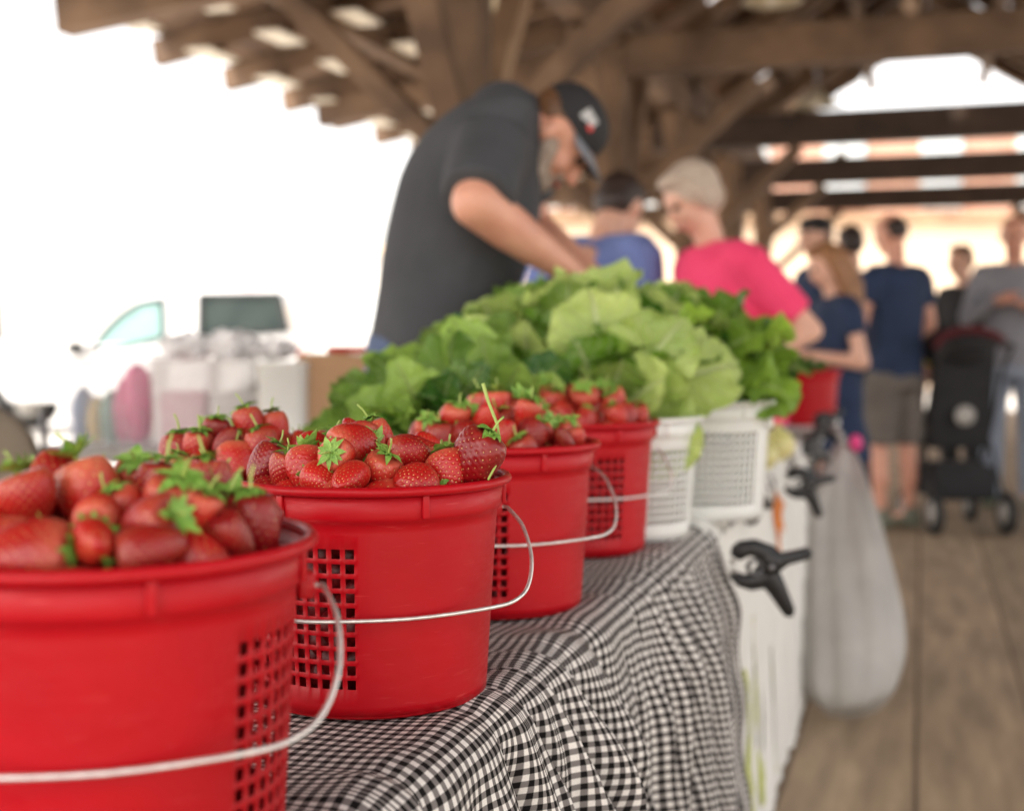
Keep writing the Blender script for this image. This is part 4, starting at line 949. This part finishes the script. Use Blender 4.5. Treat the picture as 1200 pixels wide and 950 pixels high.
def person(label, x, y, yaw, H, shirt, legs, hair, skin='skin', lean=0, arms=None, headdir=(1, 0, -.1), long_hair=False, bald=False, shorts=False, group=None, cap=None, wide=1.0, sleeve=.62, long_sleeve=False, dress=False, sit_hidden=False, voxel=.014):
    t = thing('person', label, 'person', (x, y, 0), yaw, group); s = H/1.75
    q = Matrix.Rotation(lean, 3, 'Y'); hip = Vector((0, 0, .93*s))
    def UP(v): return hip + q @ (Vector(v)*s - hip)
    sh = [UP((0, k*.175*wide, 1.41)) for k in (-1, 1)]; neck = UP((.0, 0, 1.47)); nk2 = UP((.02, 0, 1.55)); hc = UP((.045, 0, 1.635))
    hd = Vector(headdir); hp, L, B = head_prims(hc, hd, (q @ Vector((.05, 0, 1))), s)
    arms = arms or [((.0, -.24, 1.13), (.10, -.22, .88)), ((.0, .24, 1.13), (.10, .22, .88))]
    body = list(hp) + [('cap', neck-Vector((0, 0, .02)), .052*s, nk2, .054*s), ('cap', hip+Vector((0, 0, .05)), .12*s, UP((0, 0, 1.3)), .12*s)]
    shirtp = []; 
    rings = [(.82, .125, .17), (.92, .125, .172), (1.02, .118, .160), (1.12, .122, .158), (1.24, .130, .172), (1.34, .125, .185), (1.41, .098, .180), (1.455, .072, .105)]
    if dress: rings = [(.58, .17, .22), (.70, .16, .20)] + rings
    shirtp.append(('loft', [(UP((0, 0, z)) if z > .95 else Vector((0, 0, z*s)), rx*s*wide, ry*s*wide) for z, rx, ry in rings]))
    for k, (el, ha) in enumerate(arms):
        el = UP(el); ha = UP(ha); S = sh[k]; sg = -1 if k == 0 else 1
        body += [('cap', S, .040*s, el, .041*s), ('cap', el, .042*s, ha, .027*s)]
        dd = (ha-el).normalized(); body += hand(ha+dd*.01, dd, Vector((0, sg, .4)) if abs(dd.z) > .5 else Vector((0, sg*.3, 1)), s*.95, .7, sg)
        m_ = S+(el-S)*sleeve
        shirtp += [('cap', S+Vector((0, -sg*.02, -.008)), .072*s, S+(el-S)*.3, .066*s), ('cap', neck-Vector((0, 0, .045))*s, .060*s, S+Vector((0, -sg*.015, .006)), .058*s)]
        if long_sleeve: shirtp += [('cap', S, .062*s, el, .052*s), ('cyl', el, .052*s, el+(ha-el)*.93, .036*s)]
        else: shirtp += [('cyl', S, .069*s, m_, .064*s)]
    for k in (-1, 1):
        hj = Vector((0, k*.092*s, .90*s)); kn = Vector((.02*s, k*.105*s, .50*s)); an = Vector((-.015*s, k*.11*s, .09*s))
        body += [('cap', hj, .080*s, kn, .052*s), ('cap', kn+Vector((-.01, 0, -.05))*s, .052*s, an+Vector((0, 0, .18))*s, .045*s), ('cap', kn, .05*s, an, .034*s), ('cap', an, .035*s, an+Vector((.13*s, 0, -.05*s)), .028*s)]
    blob('body', body, M[skin], t, voxel=min(voxel, .011))
    face_parts(t, L, B, s)
    blob('dress' if dress else 'shirt', shirtp, M[shirt], t, voxel, 8)
    if legs:
        lp = [('loft', [(Vector((0, 0, z*s)), rx*s*wide, ry*s*wide) for z, rx, ry in ((.78, .125, .168), (.88, .125, .168), (.98, .115, .155))])]
        for k in (-1, 1):
            hj = Vector((0, k*.092*s, .86*s)); kn = Vector((.02*s, k*.105*s, .50*s)); an = Vector((-.012*s, k*.11*s, .06*s))
            if shorts: lp += [('cyl', hj, .100*s, kn+Vector((0, 0, -.02)), .098*s)]
            else: lp += [('cyl', hj, .098*s, kn, .075*s), ('cap', kn+Vector((0, 0, .05)), .072*s, kn, .072*s), ('cyl', kn, .076*s, an, .060*s)]
        blob('shorts' if shorts else 'trousers', lp, M[legs], t, voxel, 6)
    for k in (-1, 1):
        blob('shoe', [('cap', (-.04*s, k*.11*s, .047*s), .042*s, (.14*s, k*.115*s, .036*s), .034*s), ('cap', (-.03*s, k*.11*s, .06*s), .04*s, (-.02*s, k*.11*s, .1*s), .04*s)], M['shoe'], t, .01, 3)
    if hair:
        hr = [('ell', L(-.018, 0, .034), (.096*s, .082*s, .092*s), B), ('ell', L(-.045, 0, -.005), (.062*s, .076*s, .065*s), B), ('ell', L(.035, 0, .095), (.055*s, .062*s, .026*s), B)]
        if long_hair: hr += [('cap', L(-.06, 0, 0), .082*s, L(-.085, 0, -.16), .072*s), ('cap', L(-.085, 0, -.16), .070*s, L(-.07, .0, -.32), .045*s), ('cap', L(-.01, .07, .02), .03*s, L(-.03, .075, -.20), .03*s), ('cap', L(-.01, -.07, .02), .03*s, L(-.03, -.075, -.20), .03*s)]
        if 'shorts seen' in label: hr = [('ell', L(-.030, 0, .000), (.072*s, .080*s, .060*s), B), ('ell', L(-.03, 0, .02), (.080*s, .079*s, .070*s), B)]
        blob('hair', hr, M[hair], t, .010, 3)
    if cap:
        cm = MB(); pr = []
        for i in range(7): a = PI/2*i/6; pr.append((.100*s*math.cos(a), .085*s*math.sin(a)))
        cm.lathe(pr, 24); cm.v = [tuple(L(0, 0, 0) + B @ (Vector(v)+Vector((-.005, 0, .035))*s)) for v in cm.v]; cm.build('cap', M[cap], t)
    return t, L, B, s

def yaw_to(v): return math.atan2(v[1], v[0])
# --- the seller in the dark T-shirt, bent over the table: built from the photo's outline
def seller():
    Y = 2.95; s = 1.0; base = P(500, 440, Y)
    t = thing('person', 'man in charcoal T-shirt and black cap with grey beard, bending over the greens', 'person', (base.x-.02, Y, 0))
    off = t.location.copy(); Q = lambda px, py, dy=0: P(px, py, Y+dy) - off + Vector((0, 0, 0))
    m = lambda px: px/F*Y
    rows = [(436, 508, 78, .17), (424, 508, 79, .172), (400, 511, 79, .175), (370, 518, 80, .175), (340, 526, 83, .18), (305, 534, 87, .185), (270, 542, 89, .19), (240, 547, 87, .195), (210, 552, 84, .20), (185, 558, 79, .205), (162, 566, 70, .205), (143, 576, 60, .195), (128, 584, 47, .17), (117, 588, 28, .12)]
    hc = Q(654, 160); f = Vector((.52, -.10, -.84)); up = Vector((.85, 0, .52))
    hp, L, B = head_prims(hc, f, up, .98)
    body = list(hp)
    body += [('cap', Q(606, 160), .066, Q(642, 155), .066), ('loft', [(Q(c, y), m(h)*.75, d*.75) for y, c, h, d in rows[2:-3]])]
    # near arm: shoulder -> elbow -> wrist
    S, E, Wr = Q(576, 172, -.17), Q(557, 238, -.30), Q(672, 322, -.14)
    body += [('cap', S, .050, E, .052), ('cap', E, .052, E+(Wr-E)*.35, .050), ('cap', E+(Wr-E)*.35, .050, Wr, .030)]
    body += hand(Wr, (Wr-E)+Vector((0, 0, -.02)), Vector((.35, -.3, 1)), 1.05, .6, -1)
    S2, E2, W2 = Q(600, 175, .17), Q(625, 262, .26), Q(700, 330, .12)
    body += [('cap', S2, .048, E2, .046), ('cap', E2, .046, W2, .030)] + hand(W2, (W2-E2), Vector((.35, .3, 1)), 1.05, .6, 1)
    for k in (-1, 1):
        hj = Vector((0.02, k*.09, .86)); kn = Vector((.05, k*.12, .50)); an = Vector((-.02, k*.13, .09))
        body += [('cap', hj, .07, kn, .058), ('cap', kn, .058, an, .036), ('cap', an, .036, an+Vector((.14, 0, -.05)), .03)]
    blob('body', body, M['skin_red'], t, .009, 5)
    face_parts(t, L, B, .98)
    sp = [('loft', [(Q(c, y), m(h), d) for y, c, h, d in rows])]
    sp += [('cap', S+Vector((.01, .03, -.01)), .085, S+(E-S)*.35, .080), ('cyl', S, .086, S+(E-S)*.93, .080), ('cap', S2-Vector((0, .03, 0)), .08, S2+(E2-S2)*.4, .07), ('cyl', S2, .08, S2+(E2-S2)*.7, .072)]
    sp += [('cap', Q(590, 138), .085, Q(604, 143), .078)]
    blob('shirt', sp, M['black_shirt'], t, .011, 6)
    lp = [('loft', [(Vector((0.02, 0, z)), rx, ry) for z, rx, ry in ((.80, .145, .175), (.92, .145, .175), (1.04, .142, .168), (1.10, .135, .160))])]
    for k in (-1, 1):
        hj = Vector((.02, k*.10, .88)); kn = Vector((.05, k*.12, .50)); an = Vector((-.015, k*.13, .06)); lp += [('cyl', hj, .108, kn, .084), ('cyl', kn+Vector((0, 0, .02)), .085, an, .066)]
    blob('trousers', lp, M['denim'], t, .014, 6)
    for k in (-1, 1): blob('shoe', [('cap', (-.05, k*.13, .047), .045, (.15, k*.135, .038), .037)], M['shoe'], t, .01, 3)
    blob('beard', [('ell', L(.045, 0, -.088), (.050, .056, .040), B), ('cap', L(.02, .060, -.03), .022, L(.05, .045, -.085), .026), ('cap', L(.02, -.060, -.03), .022, L(.05, -.045, -.085), .026), ('cap', L(.09, -.025, -.048), .010, L(.09, .025, -.048), .010), ('ell', L(.060, 0, -.11), (.032, .035, .030), B)], M['beard'], t, .007, 4)
    blob('hair', [('ell', L(-.040, 0, .012), (.062, .078, .040), B), ('ell', L(-.03, 0, .03), (.080, .082, .05), B)], M['hair_brown'], t, .007, 3)
    # cap: crown, brim, emblem
    cm = MB(); pr = [(.1030, -.012)]
    for i in range(9): a = PI/2*i/8; pr.append((.1025*math.cos(a)**.8+.0005, .086*math.sin(a)))
    cm.lathe(pr, 32); xf = lambda v: L(0, 0, 0) + B @ (Vector(v)*.94+Vector((-.010, 0, .040)))
    cm.v = [tuple(xf((v[0], v[1]*.86, v[2]))) for v in cm.v]; cm.build('cap', M['cap_black'], t)
    br = MB(); n = 16; vs = []
    for j in range(5):
        for i in range(n+1):
            a = (-PI/2+PI*i/n)*.74; rr = .100+.060*(j/4)*math.cos(a)**.7 if abs(math.cos(a)) > 1e-6 else .100
            xx = math.cos(a)*.100 + (j/4)*.056*max(math.cos(a), 0)**.6; yy = math.sin(a)*.088
            vs.append(xf((xx, yy, -.002-.016*(yy/.088)**2-.014*(j/4))))
    fs = [(j*(n+1)+i, j*(n+1)+i+1, (j+1)*(n+1)+i+1, (j+1)*(n+1)+i) for j in range(4) for i in range(n)]
    br.add(vs, fs); b_ = br.build('cap_brim', M['brim_grey'], t); so_ = b_.modifiers.new('t', 'SOLIDIFY'); so_.thickness = .004
    em = MB()
    for (x0, z0, w_, h_, mi) in ((0, .035, .040, .024, 0), (.018, .022, .014, .012, 1), (-.012, .022, .014, .010, 0)):
        a0 = -1.25
        vs = []
        for (dx, dz) in ((-.5, -.5), (.5, -.5), (.5, .5), (-.5, .5)):
            a = a0 + (x0+dx*w_)/.1; zz = z0+dz*h_; rr = .110*math.cos(math.asin(min(.99, zz/.098)))**.8+.003
            vs.append(xf((rr*math.cos(a), rr*math.sin(a)*.86, zz)))
        em.add(vs, [(0, 1, 2, 3)], mi)
    em.build('cap_emblem', [M['emblem'], M['emblem_red']], t)
seller()
# --- others
def put(px, Y): return P(px, 400, Y).x
x = put(650, 4.4); t, L, B, s = person('person in blue shirt with dark hair, bending away behind the greens', x, 4.35, R(55), 1.82, 'blue_shirt', 'denim', 'hair_dark', lean=R(32), arms=[((.10, -.25, 1.12), (.26, -.12, .98)), ((.10, .25, 1.12), (.26, .12, .98))], headdir=(1, 0, -.7), sleeve=.9, wide=1.05)
cb = MB(); cb.lathe([(.072, 0), (.076, .012), (.070, .03)], 20, c=(.345, 0, 1.425)); cb.build('collar', M['pink_shirt'], t)
x = put(858, 4.3); t, L, B, s = person('woman in coral pink T-shirt with short pale hair, looking down beyond the lettuce', x+.03, 4.3, R(-163), 1.68, 'pink_shirt', 'denim', None, lean=R(12), arms=[((.02, -.25, 1.14), (.20, -.18, 1.00)), ((-.15, .29, 1.13), (.12, .26, 1.06))], headdir=(1, 0, -.6), wide=1.2, sleeve=.8)
blob('hair', [('ell', L(-.020, 0, .036), (.098, .086, .092), B), ('ell', L(-.045, 0, -.015), (.064, .080, .066), B), ('ell', L(.036, .01, .094), (.056, .064, .026), B), ('cap', L(.0, .075, .03), .03, L(-.01, .078, -.03), .022), ('cap', L(.0, -.075, .03), .03, L(-.01, -.078, -.03), .022)], M['hair_grey'], t, .010, 3)
x = put(990, 6.0); t, L, B, s = person('girl with long light brown hair in a navy dress, holding a small phone', x, 6.1, R(-170), 1.54, 'navy', None, 'hair_light', lean=R(3), arms=[((-.02, -.23, 1.11), (.20, -.12, 1.17)), ((-.04, .22, 1.11), (.22, .04, 1.17))], headdir=(1, 0, -.42), long_hair=True, dress=True, wide=1.0, sleeve=.5)
ph = MB(); ph.box((.27, -.02, 1.10), (.012, .075, .14), Matrix.Rotation(.4, 3, 'Y'), bev=.003); pho = ph.build('phone', M['pane'], None); pho.location = (x, 6.1, 0); pho.rotation_euler = (0, 0, R(-170)); tag(pho, 'small pale phone held by the girl in the navy dress', 'phone')
x = put(1050, 7.3); t, L, B, s = person('man in navy T-shirt and grey brown shorts seen from behind, yellow wristband', x, 7.3, R(118), 1.80, 'navy', 'shorts', 'hair_dark', skin='skin_red', shorts=True, arms=[((.02, -.27, 1.15), (.03, -.27, .92)), ((.0, .26, 1.15), (.14, .22, .95))], headdir=(1, .3, -.7), wide=1.02, sleeve=.6)
wb = MB(); wb.lathe([(.036, -.015), (.038, 0), (.036, .015)], 16, c=(.03, -.272, .95)); wb.build('wristband', M['gold'], t)
x = put(962, 7.9); person('person in dark clothes and cap standing behind the girl, head just above hers', x, 7.9, R(-160), 1.84, 'navy', 'black_cloth', 'hair_dark', cap='cap_black')
x = put(998, 8.3); person('dark haired person in dark trousers mostly hidden behind the man in shorts', x, 8.3, R(100), 1.82, 'navy', 'navy', 'hair_dark')
x = put(1118, 9.4); person('boy with short brown hair in a black top behind the stroller', x, 9.2, R(-150), 1.76, 'black_cloth', 'black_cloth', 'hair_brown', arms=[((.05, -.24, 1.15), (.25, -.18, 1.08)), ((.0, .24, 1.13), (.10, .22, .88))], long_sleeve=True)
x = put(1187, 8.3); person('balding man in grey sweatshirt and pale jeans with his hands together at the chest', x, 8.3, R(-115), 1.88, 'grey_shirt', 'pale_denim', None, skin='skin_red', long_sleeve=True, arms=[((.06, -.26, 1.14), (.25, -.06, 1.25)), ((.06, .26, 1.14), (.25, .06, 1.22))], headdir=(1, 0, -.3), wide=1.05)

# ------------------------------------------------------------------ stroller
sx_ = put(1126, 7.3); st = thing('stroller', 'black folding stroller with maroon trimmed hood, seen from behind next to the man in shorts', 'stroller', (sx_, 7.3, 0), R(90))
mb = MB(); mb.box((-.02, 0, .80), (.07, .36, .62), Matrix.Rotation(R(-8), 3, 'Y'), bev=.03); mb.build('seat_back', M['black_cloth'], st)
mb = MB(); mb.box((.18, 0, .50), (.38, .35, .07), bev=.03); mb.build('seat', M['black_cloth'], st)
mb = MB(); mb.sphere((.06, 0, 1.04), (.24, .20, .13), 20); mb.build('hood', M['black_cloth'], st)
mb = MB(); mb.tube([(-.16, y*.2, 1.04+.10*math.sqrt(max(0, 1-y*y))) for y in [k/6-1 for k in range(13)]], .022, 8); mb.build('hood_trim', M['maroon'], st)
mb = MB(); mb.box((.05, 0, .28), (.40, .34, .20), bev=.03); mb.build('basket', M['black_cloth'], st)
mb = MB(); mb.lathe([(.001, 0), (.055, 0), (.055, .01), (.001, .012)], 20); mb.v = [(-.085-v[2], v[0], .66+v[1]) for v in mb.v]; mb.build('round_badge', M['tabletop'], st)
for k in (-1, 1):
    mb = MB(); mb.tube([(-.28, k*.19, 1.05), (-.16, k*.19, .95), (.10, k*.19, .45), (.36, k*.19, .10)], .012, 8); mb.build('frame_tube', M['black_plastic'], st)
    mb = MB(); mb.tube([(.08, k*.19, .55), (-.20, k*.20, .12)], .012, 8); mb.build('frame_tube', M['black_plastic'], st)
    for (wx, wr) in ((-.20, .12), (.36, .09)):
        mb = MB(); mb.tube([(wx, k*.20-.018, wr+.001), (wx, k*.20+.018, wr+.001)], wr, 20); wl = mb.build('wheel', M['rubber'], st)
        m2 = MB(); m2.tube([(wx, k*.20-.022, wr+.001), (wx, k*.20+.022, wr+.001)], wr*.55, 16); m2.build('hub', M['tabletop'], wl)
mb = MB(); mb.tube([(-.28, -.19, 1.05), (-.30, -.1, 1.07), (-.30, .1, 1.07), (-.28, .19, 1.05)], .016, 8); mb.build('handlebar', M['black_plastic'], st)

# ------------------------------------------------------------------ back table with tubs
bt2 = P(265, 516, 4.2)
t = thing('folding_table', 'pale back table carrying the plastic tubs and the cardboard box', 'table', (-.95, 4.28, 0), 0, 'folding tables in the row')
mb = MB(); mb.box((0, 0, .715), (1.15, .55, .045), bev=.008); mb.build('tabletop', M['tabletop'], t)
for sx in (-1, 1):
    for sy in (-1, 1):
        mb = MB(); mb.tube([(sx*.5, sy*.2, .002), (sx*.5, sy*.2, .70)], .013, 8); mb.build('leg', M['steel'], t)
BZ = .7385
def tub(label, pxc, Y, w_, d_, h_, m_, taper=.86, group='plastic tubs on the back table', lid=None):
    x = put(pxc, Y); t = thing('plastic_tub', label, 'tub', (x, Y, BZ), 0, group)
    n = 32; vs = []; rings = [(taper, 0.001), (taper+.02, .02), (1, h_), (1.05, h_+.004), (1.05, h_+.014), (.985, h_+.014), (.97, h_), (taper-.02, .01)]
    for sc, z in rings:
        for k in range(n):
            a = 2*PI*k/n; c, s_ = math.cos(a), math.sin(a); e = .35
            vs.append((math.copysign(abs(c)**e, c)*w_/2*sc, math.copysign(abs(s_)**e, s_)*d_/2*sc, z))
    fs = [(i*n+k, i*n+(k+1) % n, (i+1)*n+(k+1) % n, (i+1)*n+k) for i in range(len(rings)-1) for k in range(n)] + [tuple(reversed(range(n)))]
    mb = MB(); mb.add(vs, fs); mb.build('tub_wall', m_, t); return t
tub('clear plastic tub filled with pink, blue and yellow packets', 133, 4.15, .32, .26, .27, M['clear'], .80)
for k, (dx, m_, hh, w_) in enumerate(((-.10, 'bluebag', .19, .07), (-.055, 'yellowbag', .16, .055), (-.01, 'greenbag', .18, .06), (.075, 'pinkbag', .265, .11), (.03, 'pinkbag', .22, .05))):
    x = put(133, 4.15)+dx; mb = MB(); mb.sphere((0, 0, hh/2), (w_/2, .07, hh/2), 16)
    mb.v = [(v[0]*(1+.1*math.sin(v[2]*60)), v[1], max(v[2], .002)) for v in mb.v]
    o = mb.build('packet', M[m_], None, True, (x, 4.15, BZ+.004)); tag(o, ['dusty blue packet at the left end of the clear tub', 'yellow packet between blue and green ones in the clear tub', 'green packet in the middle of the clear tub', 'tall hot pink packet at the right of the clear tub', 'narrow pink packet beside the green one in the clear tub'][k], 'packet', 'packets in the clear tub')
tub('frosted tub with rose coloured berries showing through, left of two', 218, 4.15, .20, .22, .27, M['frost'], .9)
tub('frosted tub with pale contents, right of two, under crumpled plastic', 276, 4.15, .145, .22, .27, M['frost'], .92)
for k, (px, w_, m_) in enumerate(((218, .15, 'pinkbag'), (276, .085, 'khaki'))):
    mb = MB(); mb.box((0, 0, .09), (w_, .13, .17), bev=.02); o = mb.build('packet', M[m_], None, True, (put(px, 4.15), 4.15, BZ+.004)); tag(o, ['stack of rose coloured punnets inside the left frosted tub', 'pale brown bundle inside the right frosted tub'][k], 'packet')
tub('opaque white square bin next to the cardboard box', 336, 4.15, .165, .22, .26, M['white_plastic'], .93)
x = put(397, 4.2); cbx = thing('cardboard_box', 'plain brown cardboard box at the right end of the back table', 'box', (x, 4.2, BZ))
mb = MB(); mb.box((0, 0, .15), (.235, .25, .298), bev=.003); mb.build('carton', M['cardboard'], cbx)
mb = MB(); mb.box((0, 0, .3005), (.045, .25, .002)); mb.build('packing_tape', M['tape'], cbx)
mb = MB(); mb.box((0, 0, 0), (.13, .12, .022), bev=.008); o = mb.build('lid', M['red'], None, True, (x+.03, 4.2, BZ+.313)); tag(o, 'red plastic lid lying on the cardboard box', 'lid')
# crumpled plastic bags on the tubs
for k, (px, py, w_, h_) in enumerate(((222, 398, .085, .045), (272, 392, .09, .05), (322, 404, .07, .032))):
    bm = bmesh.new(); bmesh.ops.create_icosphere(bm, subdivisions=4, radius=1); rr = random.Random(k); ph = [rr.uniform(0, 6) for _ in range(6)]
    for v in bm.verts:
        c = v.co; n = .18*math.sin(c.x*6+ph[0])*math.sin(c.y*5+ph[1])+.14*abs(math.sin(c.z*9+c.x*7+ph[2]))+.10*abs(math.sin(c.y*14+c.x*11+ph[3]))
        v.co = Vector((c.x*w_, c.y*.09, c.z*h_))*(.85+n)
    me = bpy.data.meshes.new('poly_bag'); bm.to_mesh(me); bm.free(); me.materials.append(M['poly']); o = link('poly_bag', me, None, (put(px, 4.15), 4.15, BZ+.29+h_*.7))
    tag(o, ['crumpled clear plastic bag on the left frosted tub', 'largest crumpled plastic bag on top of the right frosted tub', 'small crumpled plastic bag on the white bin'][k], 'plastic bag', 'crumpled plastic bags')
# yellow crate below / behind the buckets
t = thing('yellow_crate', 'yellow plastic crate on the ground under the back table', 'crate', (put(165, 4.0), 4.12, 0))
mb = MB()
for z in (.02, .14, .26, .38, .50): 
    for sy in (-1, 1): mb.box((0, sy*.15, z+.03), (.40, .012, .075), bev=.003)
    for sx in (-1, 1): mb.box((sx*.20, 0, z+.03), (.012, .29, .075), bev=.003)
mb.build('slatted_side', M['yellow_crate'], t)
for sx in (-1, 1):
    mb = MB(); mb.box((sx*.197, -.147, .30), (.03, .03, .58), bev=.004); mb.build('corner_post', M['yellow_crate'], t); mb = MB(); mb.box((sx*.197, .147, .30), (.03, .03, .58), bev=.004); mb.build('corner_post', M['yellow_crate'], t)
# canvas chair at far left
cx = put(-48, 3.6); t = thing('canvas_chair', 'folding chair with a rounded khaki back at the left edge', 'chair', (cx, 3.6, 0), R(20))
mb = MB(); 
vs = []; n = 12
for j in range(9):
    z = .50+.40*j/8; hw = .22*(1 if j < 5 else math.sqrt(max(.05, 1-((j-4)/4.3)**2)))
    for i in range(n+1): u = -1+2*i/n; vs.append((u*hw, .04*u*u, z))
mb.add(vs, [(j*(n+1)+i, j*(n+1)+i+1, (j+1)*(n+1)+i+1, (j+1)*(n+1)+i) for j in range(8) for i in range(n)]); o = mb.build('back_rest', M['khaki'], t); o.modifiers.new('t', 'SOLIDIFY').thickness = .02
mb = MB(); mb.box((0, -.2, .45), (.44, .40, .03), bev=.01); mb.build('seat', M['khaki'], t)
for sx in (-1, 1):
    for (y0, y1) in ((.04, .02), (-.38, -.36)):
        mb = MB(); mb.tube([(sx*.22, y0, .002), (sx*.22, y1, .88 if y0 > 0 else .45)], .011, 8); mb.build('leg', M['steel'], t)

# ------------------------------------------------------------------ parked car (white estate / pickup cab seen from the side)
CY = 17.5
def car():
    x0 = put(40, CY); t = thing('parked_car', 'white utility vehicle parked in the sun beyond the shed, facing left', 'car', (x0+.0, CY, -.16), 0)
    m = lambda px: put(px, CY-.9)-x0
    z = lambda py: P(300, py, CY-.9).z+.16
    ztop = z(338)
    # side outline (x, z) of the body below windows and the cabin
    body = [(m(-60), .45), (m(-64), .8), (m(-40), 1.0), (m(80), 1.16), (m(100), 1.20), (m(345), 1.20), (m(352), .95), (m(350), .45)]
    hw = .92
    mb = MB(); n = len(body)
    for (y, k) in ((-hw, 1), (-hw+.06, 1.02)): pass
    vs = [(x, -hw, zz) for x, zz in body] + [(x, hw, zz) for x, zz in body]
    mb.add(vs, [tuple(range(n)), tuple(reversed(range(n, 2*n)))] + [(i, n+i, n+(i+1) % n, (i+1) % n) for i in range(n)])
    o = mb.build('body', M['van'], t, False); bv = o.modifiers.new('b', 'BEVEL'); bv.width = .06; bv.segments = 3
    cab = [(m(98), 1.19), (m(135), 1.56), (m(165), ztop-.07), (m(200), ztop), (m(318), ztop), (m(330), ztop-.06), (m(345), 1.19)]
    n = len(cab); cw = .80; mb = MB(); vs = [(x, -(cw+.08*(ztop-zz)/(ztop-1.19)), zz) for x, zz in cab]+[(x, (cw+.08*(ztop-zz)/(ztop-1.19)), zz) for x, zz in cab]
    mb.add(vs, [tuple(range(n)), tuple(reversed(range(n, 2*n)))] + [(i, n+i, n+(i+1) % n, (i+1) % n) for i in range(n)])
    o = mb.build('cabin', M['van'], t, False); bv = o.modifiers.new('b', 'BEVEL'); bv.width = .05; bv.segments = 3
    def pane(nm, pts, mt):
        mb = MB(); vs = [(m(px), -(cw+.08*(ztop-z(py))/(ztop-1.19))-.012, z(py)) for px, py in pts]; vs2 = [(a, b+.02, c) for a, b, c in vs]; k = len(vs)
        mb.add(vs+vs2, [tuple(range(k)), tuple(reversed(range(k, 2*k)))] + [(i, k+i, k+(i+1) % k, (i+1) % k) for i in range(k)]); return mb.build(nm, mt, t, False)
    pane('side_window', [(106, 409), (122, 386), (140, 368), (160, 356), (188, 352), (190, 395), (150, 405)], M['teal_glass'])
    pane('rear_window', [(235, 347), (325, 346), (334, 386), (235, 394)], M['car_glass'])
    mb = MB(); zz_ = lambda py: (-(.80+.08*(ztop-z(py))/(ztop-1.19))-.02)
    for loop in ([(104, 411), (122, 386), (140, 368), (162, 354), (190, 350), (192, 396), (150, 407), (104, 411)], [(233, 345), (327, 344), (337, 388), (233, 396), (233, 345)]):
        for (p1, p2) in zip(loop[:-1], loop[1:]): mb.beam((m(p1[0]), zz_(p1[1]), z(p1[1])), (m(p2[0]), zz_(p2[1]), z(p2[1])), .05, .05)
    mb.build('window_trim', M['black_plastic'], t, False)
    mb = MB(); mb.sphere((m(92), -1.02, z(408)), (.13, .10, .10)); mb.build('mirror', M['black_plastic'], t)
    for px in (195, 335):
        mb = MB(); mb.box((m(px), -.925, .85), (.012, .012, .62)); mb.build('door_seam', M['tabletop'], t, False)
    mb = MB(); mb.box((m(185), -.935, 1.08), (.20, .03, .04), bev=.01); mb.build('door_handle', M['black_plastic'], t)
    for px in (-22, 300):
        for y in (-.82, .82):
            mb = MB(); mb.tube([(m(px), y-.11, .36), (m(px), y+.11, .36)], .36, 28); wl = mb.build('wheel', M['rubber'], t)
            m2 = MB(); m2.tube([(m(px), y-.12, .36), (m(px), y+.12, .36)], .21, 20); m2.build('rim', M['tabletop'], wl)
    mb = MB(); mb.box((m(-61), -.6, .82), (.08, .4, .18), bev=.03); mb.build('headlight', M['pane'], t)
    mb = MB(); mb.box((m(352), -.75, 1.0), (.05, .16, .26), bev=.02); mb.build('tail_light', M['red'], t)
    mb = MB(); mb.box((m(280), 0, ztop+.02), (.30, .25, .04), bev=.01); mb.build('roof_light', M['red'], t)
car()

# ------------------------------------------------------------------ render settings
scene.view_settings.view_transform = 'Standard'; scene.view_settings.look = 'None'; scene.view_settings.exposure = 0
scene.render.engine = 'CYCLES'; c = scene.cycles; c.use_denoising = True; c.max_bounces = 8; c.diffuse_bounces = 5; c.transparent_max_bounces = 12; c.caustics_reflective = False; c.caustics_refractive = False
c.sample_clamp_indirect = 8
try: c.denoiser = 'OPENIMAGEDENOISE'
except Exception: pass
